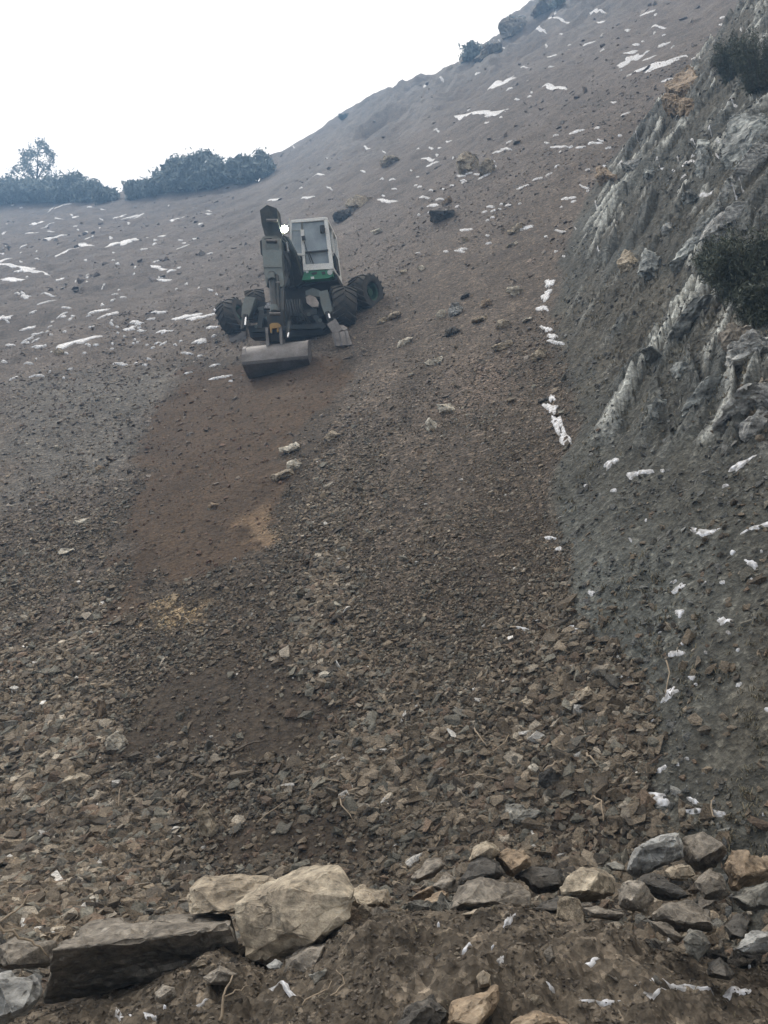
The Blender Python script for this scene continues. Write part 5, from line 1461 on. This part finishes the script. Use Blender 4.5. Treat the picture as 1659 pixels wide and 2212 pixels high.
bm = bmesh.new(); rod(bm, L(760, 830, -.05), L(735, 560, -.50), .065); part('boom_cylinder', bm, M['steeldark'], None, 0, True)
bm = bmesh.new(); rod(bm, L(735, 560, -.52), L(722, 480, -.55), .03); part('piston_rod', bm, M['chrome'], None, 0, True)
for c0, r0, d0 in ((600, 300, -.55), (598, 470, -.70), (620, 820, -1.1), (625, 1075, -1.6)):
    bm = bmesh.new(); rod(bm, L(c0 - 45, r0, d0), L(c0 + 45, r0, d0), .035); part('pivot_pin', bm, M['wornsteel'], None, 0, True)
bm = bmesh.new(); slab(bm, [(545, 500), (655, 497), (660, 560), (550, 563)], -.74, .03); part('cover_plate', bm, M['steel'], None, .004)
bm = bmesh.new()
slab(bm, [(515, 445), (540, 430), (640, 425), (672, 450), (682, 560), (684, 690), (530, 690), (520, 560)], [-.62, -.62, -.62, -.62, -.75, -.9, -.9, -.75], .30)
slab(bm, [(532, 690), (684, 690), (702, 830), (690, 852), (650, 850), (640, 740), (575, 735), (560, 850), (545, 800)], [-.88, -.88, -1.05, -1.07, -1.07, -.92, -.92, -1.07, -1.0], .26)
part('stick', bm, M['steel'], None, .018)
bm = bmesh.new(); slab(bm, [(500, 470), (520, 460), (526, 590), (508, 580)], -.6, .2); part('side_guard', bm, M['black'])
bm = bmesh.new(); slab(bm, [(535, 450), (600, 445), (590, 465), (540, 468)], -.65, .05); part('grip_slot', bm, M['black'])
bm = bmesh.new(); rod(bm, L(596, 735, -1.02), L(622, 1060, -1.45), .072); rod(bm, L(640, 760, -1.0), L(652, 1060, -1.42), .045)
part('bucket_cylinder', bm, M['steeldark'], None, 0, True)
bm = bmesh.new(); rod(bm, L(590, 745, -1.12), L(598, 790, -1.16), .085); rod(bm, L(616, 1010, -1.50), L(620, 1058, -1.54), .088); part('cylinder_collar', bm, M['steel'], None, 0, True)
bm = bmesh.new(); slab(bm, [(684, 775), (735, 770), (738, 830), (700, 870), (700, 930), (684, 925)], [-.95] * 4 + [-1.1] * 2, .16); slab(bm, [(672, 860), (700, 860), (700, 1040), (690, 1075), (665, 1075)], [-1.1, -1.1, -1.35, -1.4, -1.4], .16)
slab(bm, [(560, 1040), (700, 1040), (700, 1130), (560, 1140)], -1.42, .25); part('linkage', bm, M['steeldark'])
bm = bmesh.new(); slab(bm, [(580, 1165), (600, 1152), (650, 1150), (676, 1172), (664, 1190), (655, 1186), (655, 1228), (642, 1228), (640, 1192), (600, 1196), (598, 1232), (586, 1232)], -1.70, .12); part('quick_coupler', bm, M['yellow'], None, .008)
bm = bmesh.new(); slab(bm, [(565, 1135), (700, 1130), (712, 1240), (690, 1300), (575, 1310), (555, 1240)], -1.55, .25)
slab(bm, [(540, 1190), (580, 1190), (580, 1225), (540, 1228)], -1.60, .16); slab(bm, [(668, 1180), (722, 1180), (722, 1215), (668, 1215)], -1.60, .16)
part('tilt_head', bm, M['black'])
bm = bmesh.new(); rod(bm, L(745, 1150, -1.45), L(728, 1260, -1.62), .05); part('tilt_cylinder', bm, M['steeldark'], None, 0, True)
bm = bmesh.new(); rod(bm, L(740, 1236, -1.70), L(732, 1270, -1.74), .026); part('piston_rod', bm, M['chrome'], None, 0, True)
bL, bR = L(378, 1352, -1.6), L(892, 1300, -1.6)
ax = (bR - bL).normalized(); Lb = (bR - bL).length; upv = Vector((1, 0, 0)).cross(Vector((0, 1, 0))); upv = (Vector((0, 0, 1)) - ax * ax.z).normalized(); bk = ax.cross(upv) * -1
if bk.y < 0: bk = -bk
def bucket():
    # section: (back, up); convex shell towards the viewer, mouth turned down and back to the slope
    sec = [(.30, .06), (.0, .0), (-.12, -.06), (-.22, -.20), (-.27, -.36), (-.25, -.42), (-.08, -.52), (.14, -.62), (.36, -.66)]
    inn = [(a * .90 + .03, b * .93 - .02) for a, b in sec]
    bm = bmesh.new(); rows = []
    for s in np.linspace(0, 1, 9):
        rows.append(([bm.verts.new(bL + ax * Lb * s + bk * a + upv * b) for a, b in sec], [bm.verts.new(bL + ax * Lb * s + bk * a + upv * b) for a, b in inn]))
    n = len(sec)
    for (o0, i0), (o1, i1) in zip(rows[:-1], rows[1:]):
        for k in range(n - 1): bm.faces.new((o0[k], o0[k + 1], o1[k + 1], o1[k])); bm.faces.new((i0[k], i1[k], i1[k + 1], i0[k + 1]))
        bm.faces.new((o0[0], o1[0], i1[0], i0[0])); bm.faces.new((o0[-1], i0[-1], i1[-1], o1[-1]))
    for (o0, i0) in (rows[0], rows[-1]):
        for k in range(n - 1): bm.faces.new((o0[k], i0[k], i0[k + 1], o0[k + 1]))
    b = part('bucket', bm, M['wornsteel'], None, 0, True)
    for s in (0, 1):
        bm = bmesh.new(); e = .035
        vs = [[bm.verts.new(bL + ax * (Lb * s + dx) + bk * a * 1.04 + upv * (q * 1.03 + .01)) for a, q in sec] for dx in (-e, e)]
        bm.faces.new(vs[0]); bm.faces.new(vs[1][::-1])
        for k in range(n): bm.faces.new((vs[0][k], vs[1][k], vs[1][(k + 1) % n], vs[0][(k + 1) % n]))
        part('side_plate', bm, M['wornsteel'], b, 0)
    bm = bmesh.new(); p0 = bL + bk * .30 + upv * -.72; beam(bm, p0 + ax * -.02, p0 + ax * (Lb + .02), .16, .04); part('cutting_edge', bm, M['steeldark'], b, .006)
    for s in (.38, .60):
        bm = bmesh.new(); q = bL + ax * Lb * s
        vs = [[bm.verts.new(q + ax * dx + bk * a + upv * c) for a, c in ((-.12, -.05), (.22, .0), (.20, .28), (.05, .38), (-.06, .36))] for dx in (-.03, .03)]
        bm.faces.new(vs[0]); bm.faces.new(vs[1][::-1])
        for k in range(5): bm.faces.new((vs[0][k], vs[1][k], vs[1][(k + 1) % 5], vs[0][(k + 1) % 5]))
        part('bucket_ear', bm, M['wornsteel'], b, .006)
bucket()
# ---- work lamp, lit
bm = bmesh.new(); bmesh.ops.create_icosphere(bm, subdivisions=3, radius=.078)
for v in bm.verts: v.co.y *= .45
lp = L(705, 372, -.35)
w = part('work_lamp', bm, M['lamp'], None, 0, True, 'work lamp shining beside the cab roof'); w.location = lp
bm = bmesh.new(); tube(bm, [(0, .0, 0), (0, .07, 0), (0, .15, 0)], .112, .07, 20); beam(bm, (0, .1, 0), (.08, .15, -.02), .03); part('lamp_housing', bm, M['black'], w, 0, True)
bm = bmesh.new(); beam(bm, L(735, 300, .0), L(768, 318, .0), .03); beam(bm, L(742, 285, .0), L(745, 340, .0), .03); beam(bm, L(738, 335, 0), L(712, 372, -.02), .03); part('lamp_bracket', bm, M['white'], None, .004)
# ------------------------------------------------------------------ cold hazy air
def haze():
    bm = bmesh.new(); bmesh.ops.create_cube(bm, size=1)
    zs = -62.0
    for v in bm.verts: v.co = Vector((v.co.x * 680, v.co.y * 680, 0 + (zs if v.co.z < 0 else 86.0)))
    me = bpy.data.meshes.new('haze'); bm.to_mesh(me); bm.free()
    m = bpy.data.materials.new('haze'); m.use_nodes = True; nt = m.node_tree
    nt.nodes.remove(nt.nodes['Principled BSDF'])
    v = nt.nodes.new('ShaderNodeVolumePrincipled'); v.inputs['Color'].default_value = (.34, .60, 1.0, 1); v.inputs['Density'].default_value = HAZE; v.inputs['Anisotropy'].default_value = .35
    nt.links.new(v.outputs[0], nt.nodes['Material Output'].inputs['Volume'])
    o = link('haze', me, m); tag(o, kind='stuff', label='cold bluish haze over the hillside', cat='haze'); o.display_type = 'WIRE'
HAZE = 0.0044
haze()
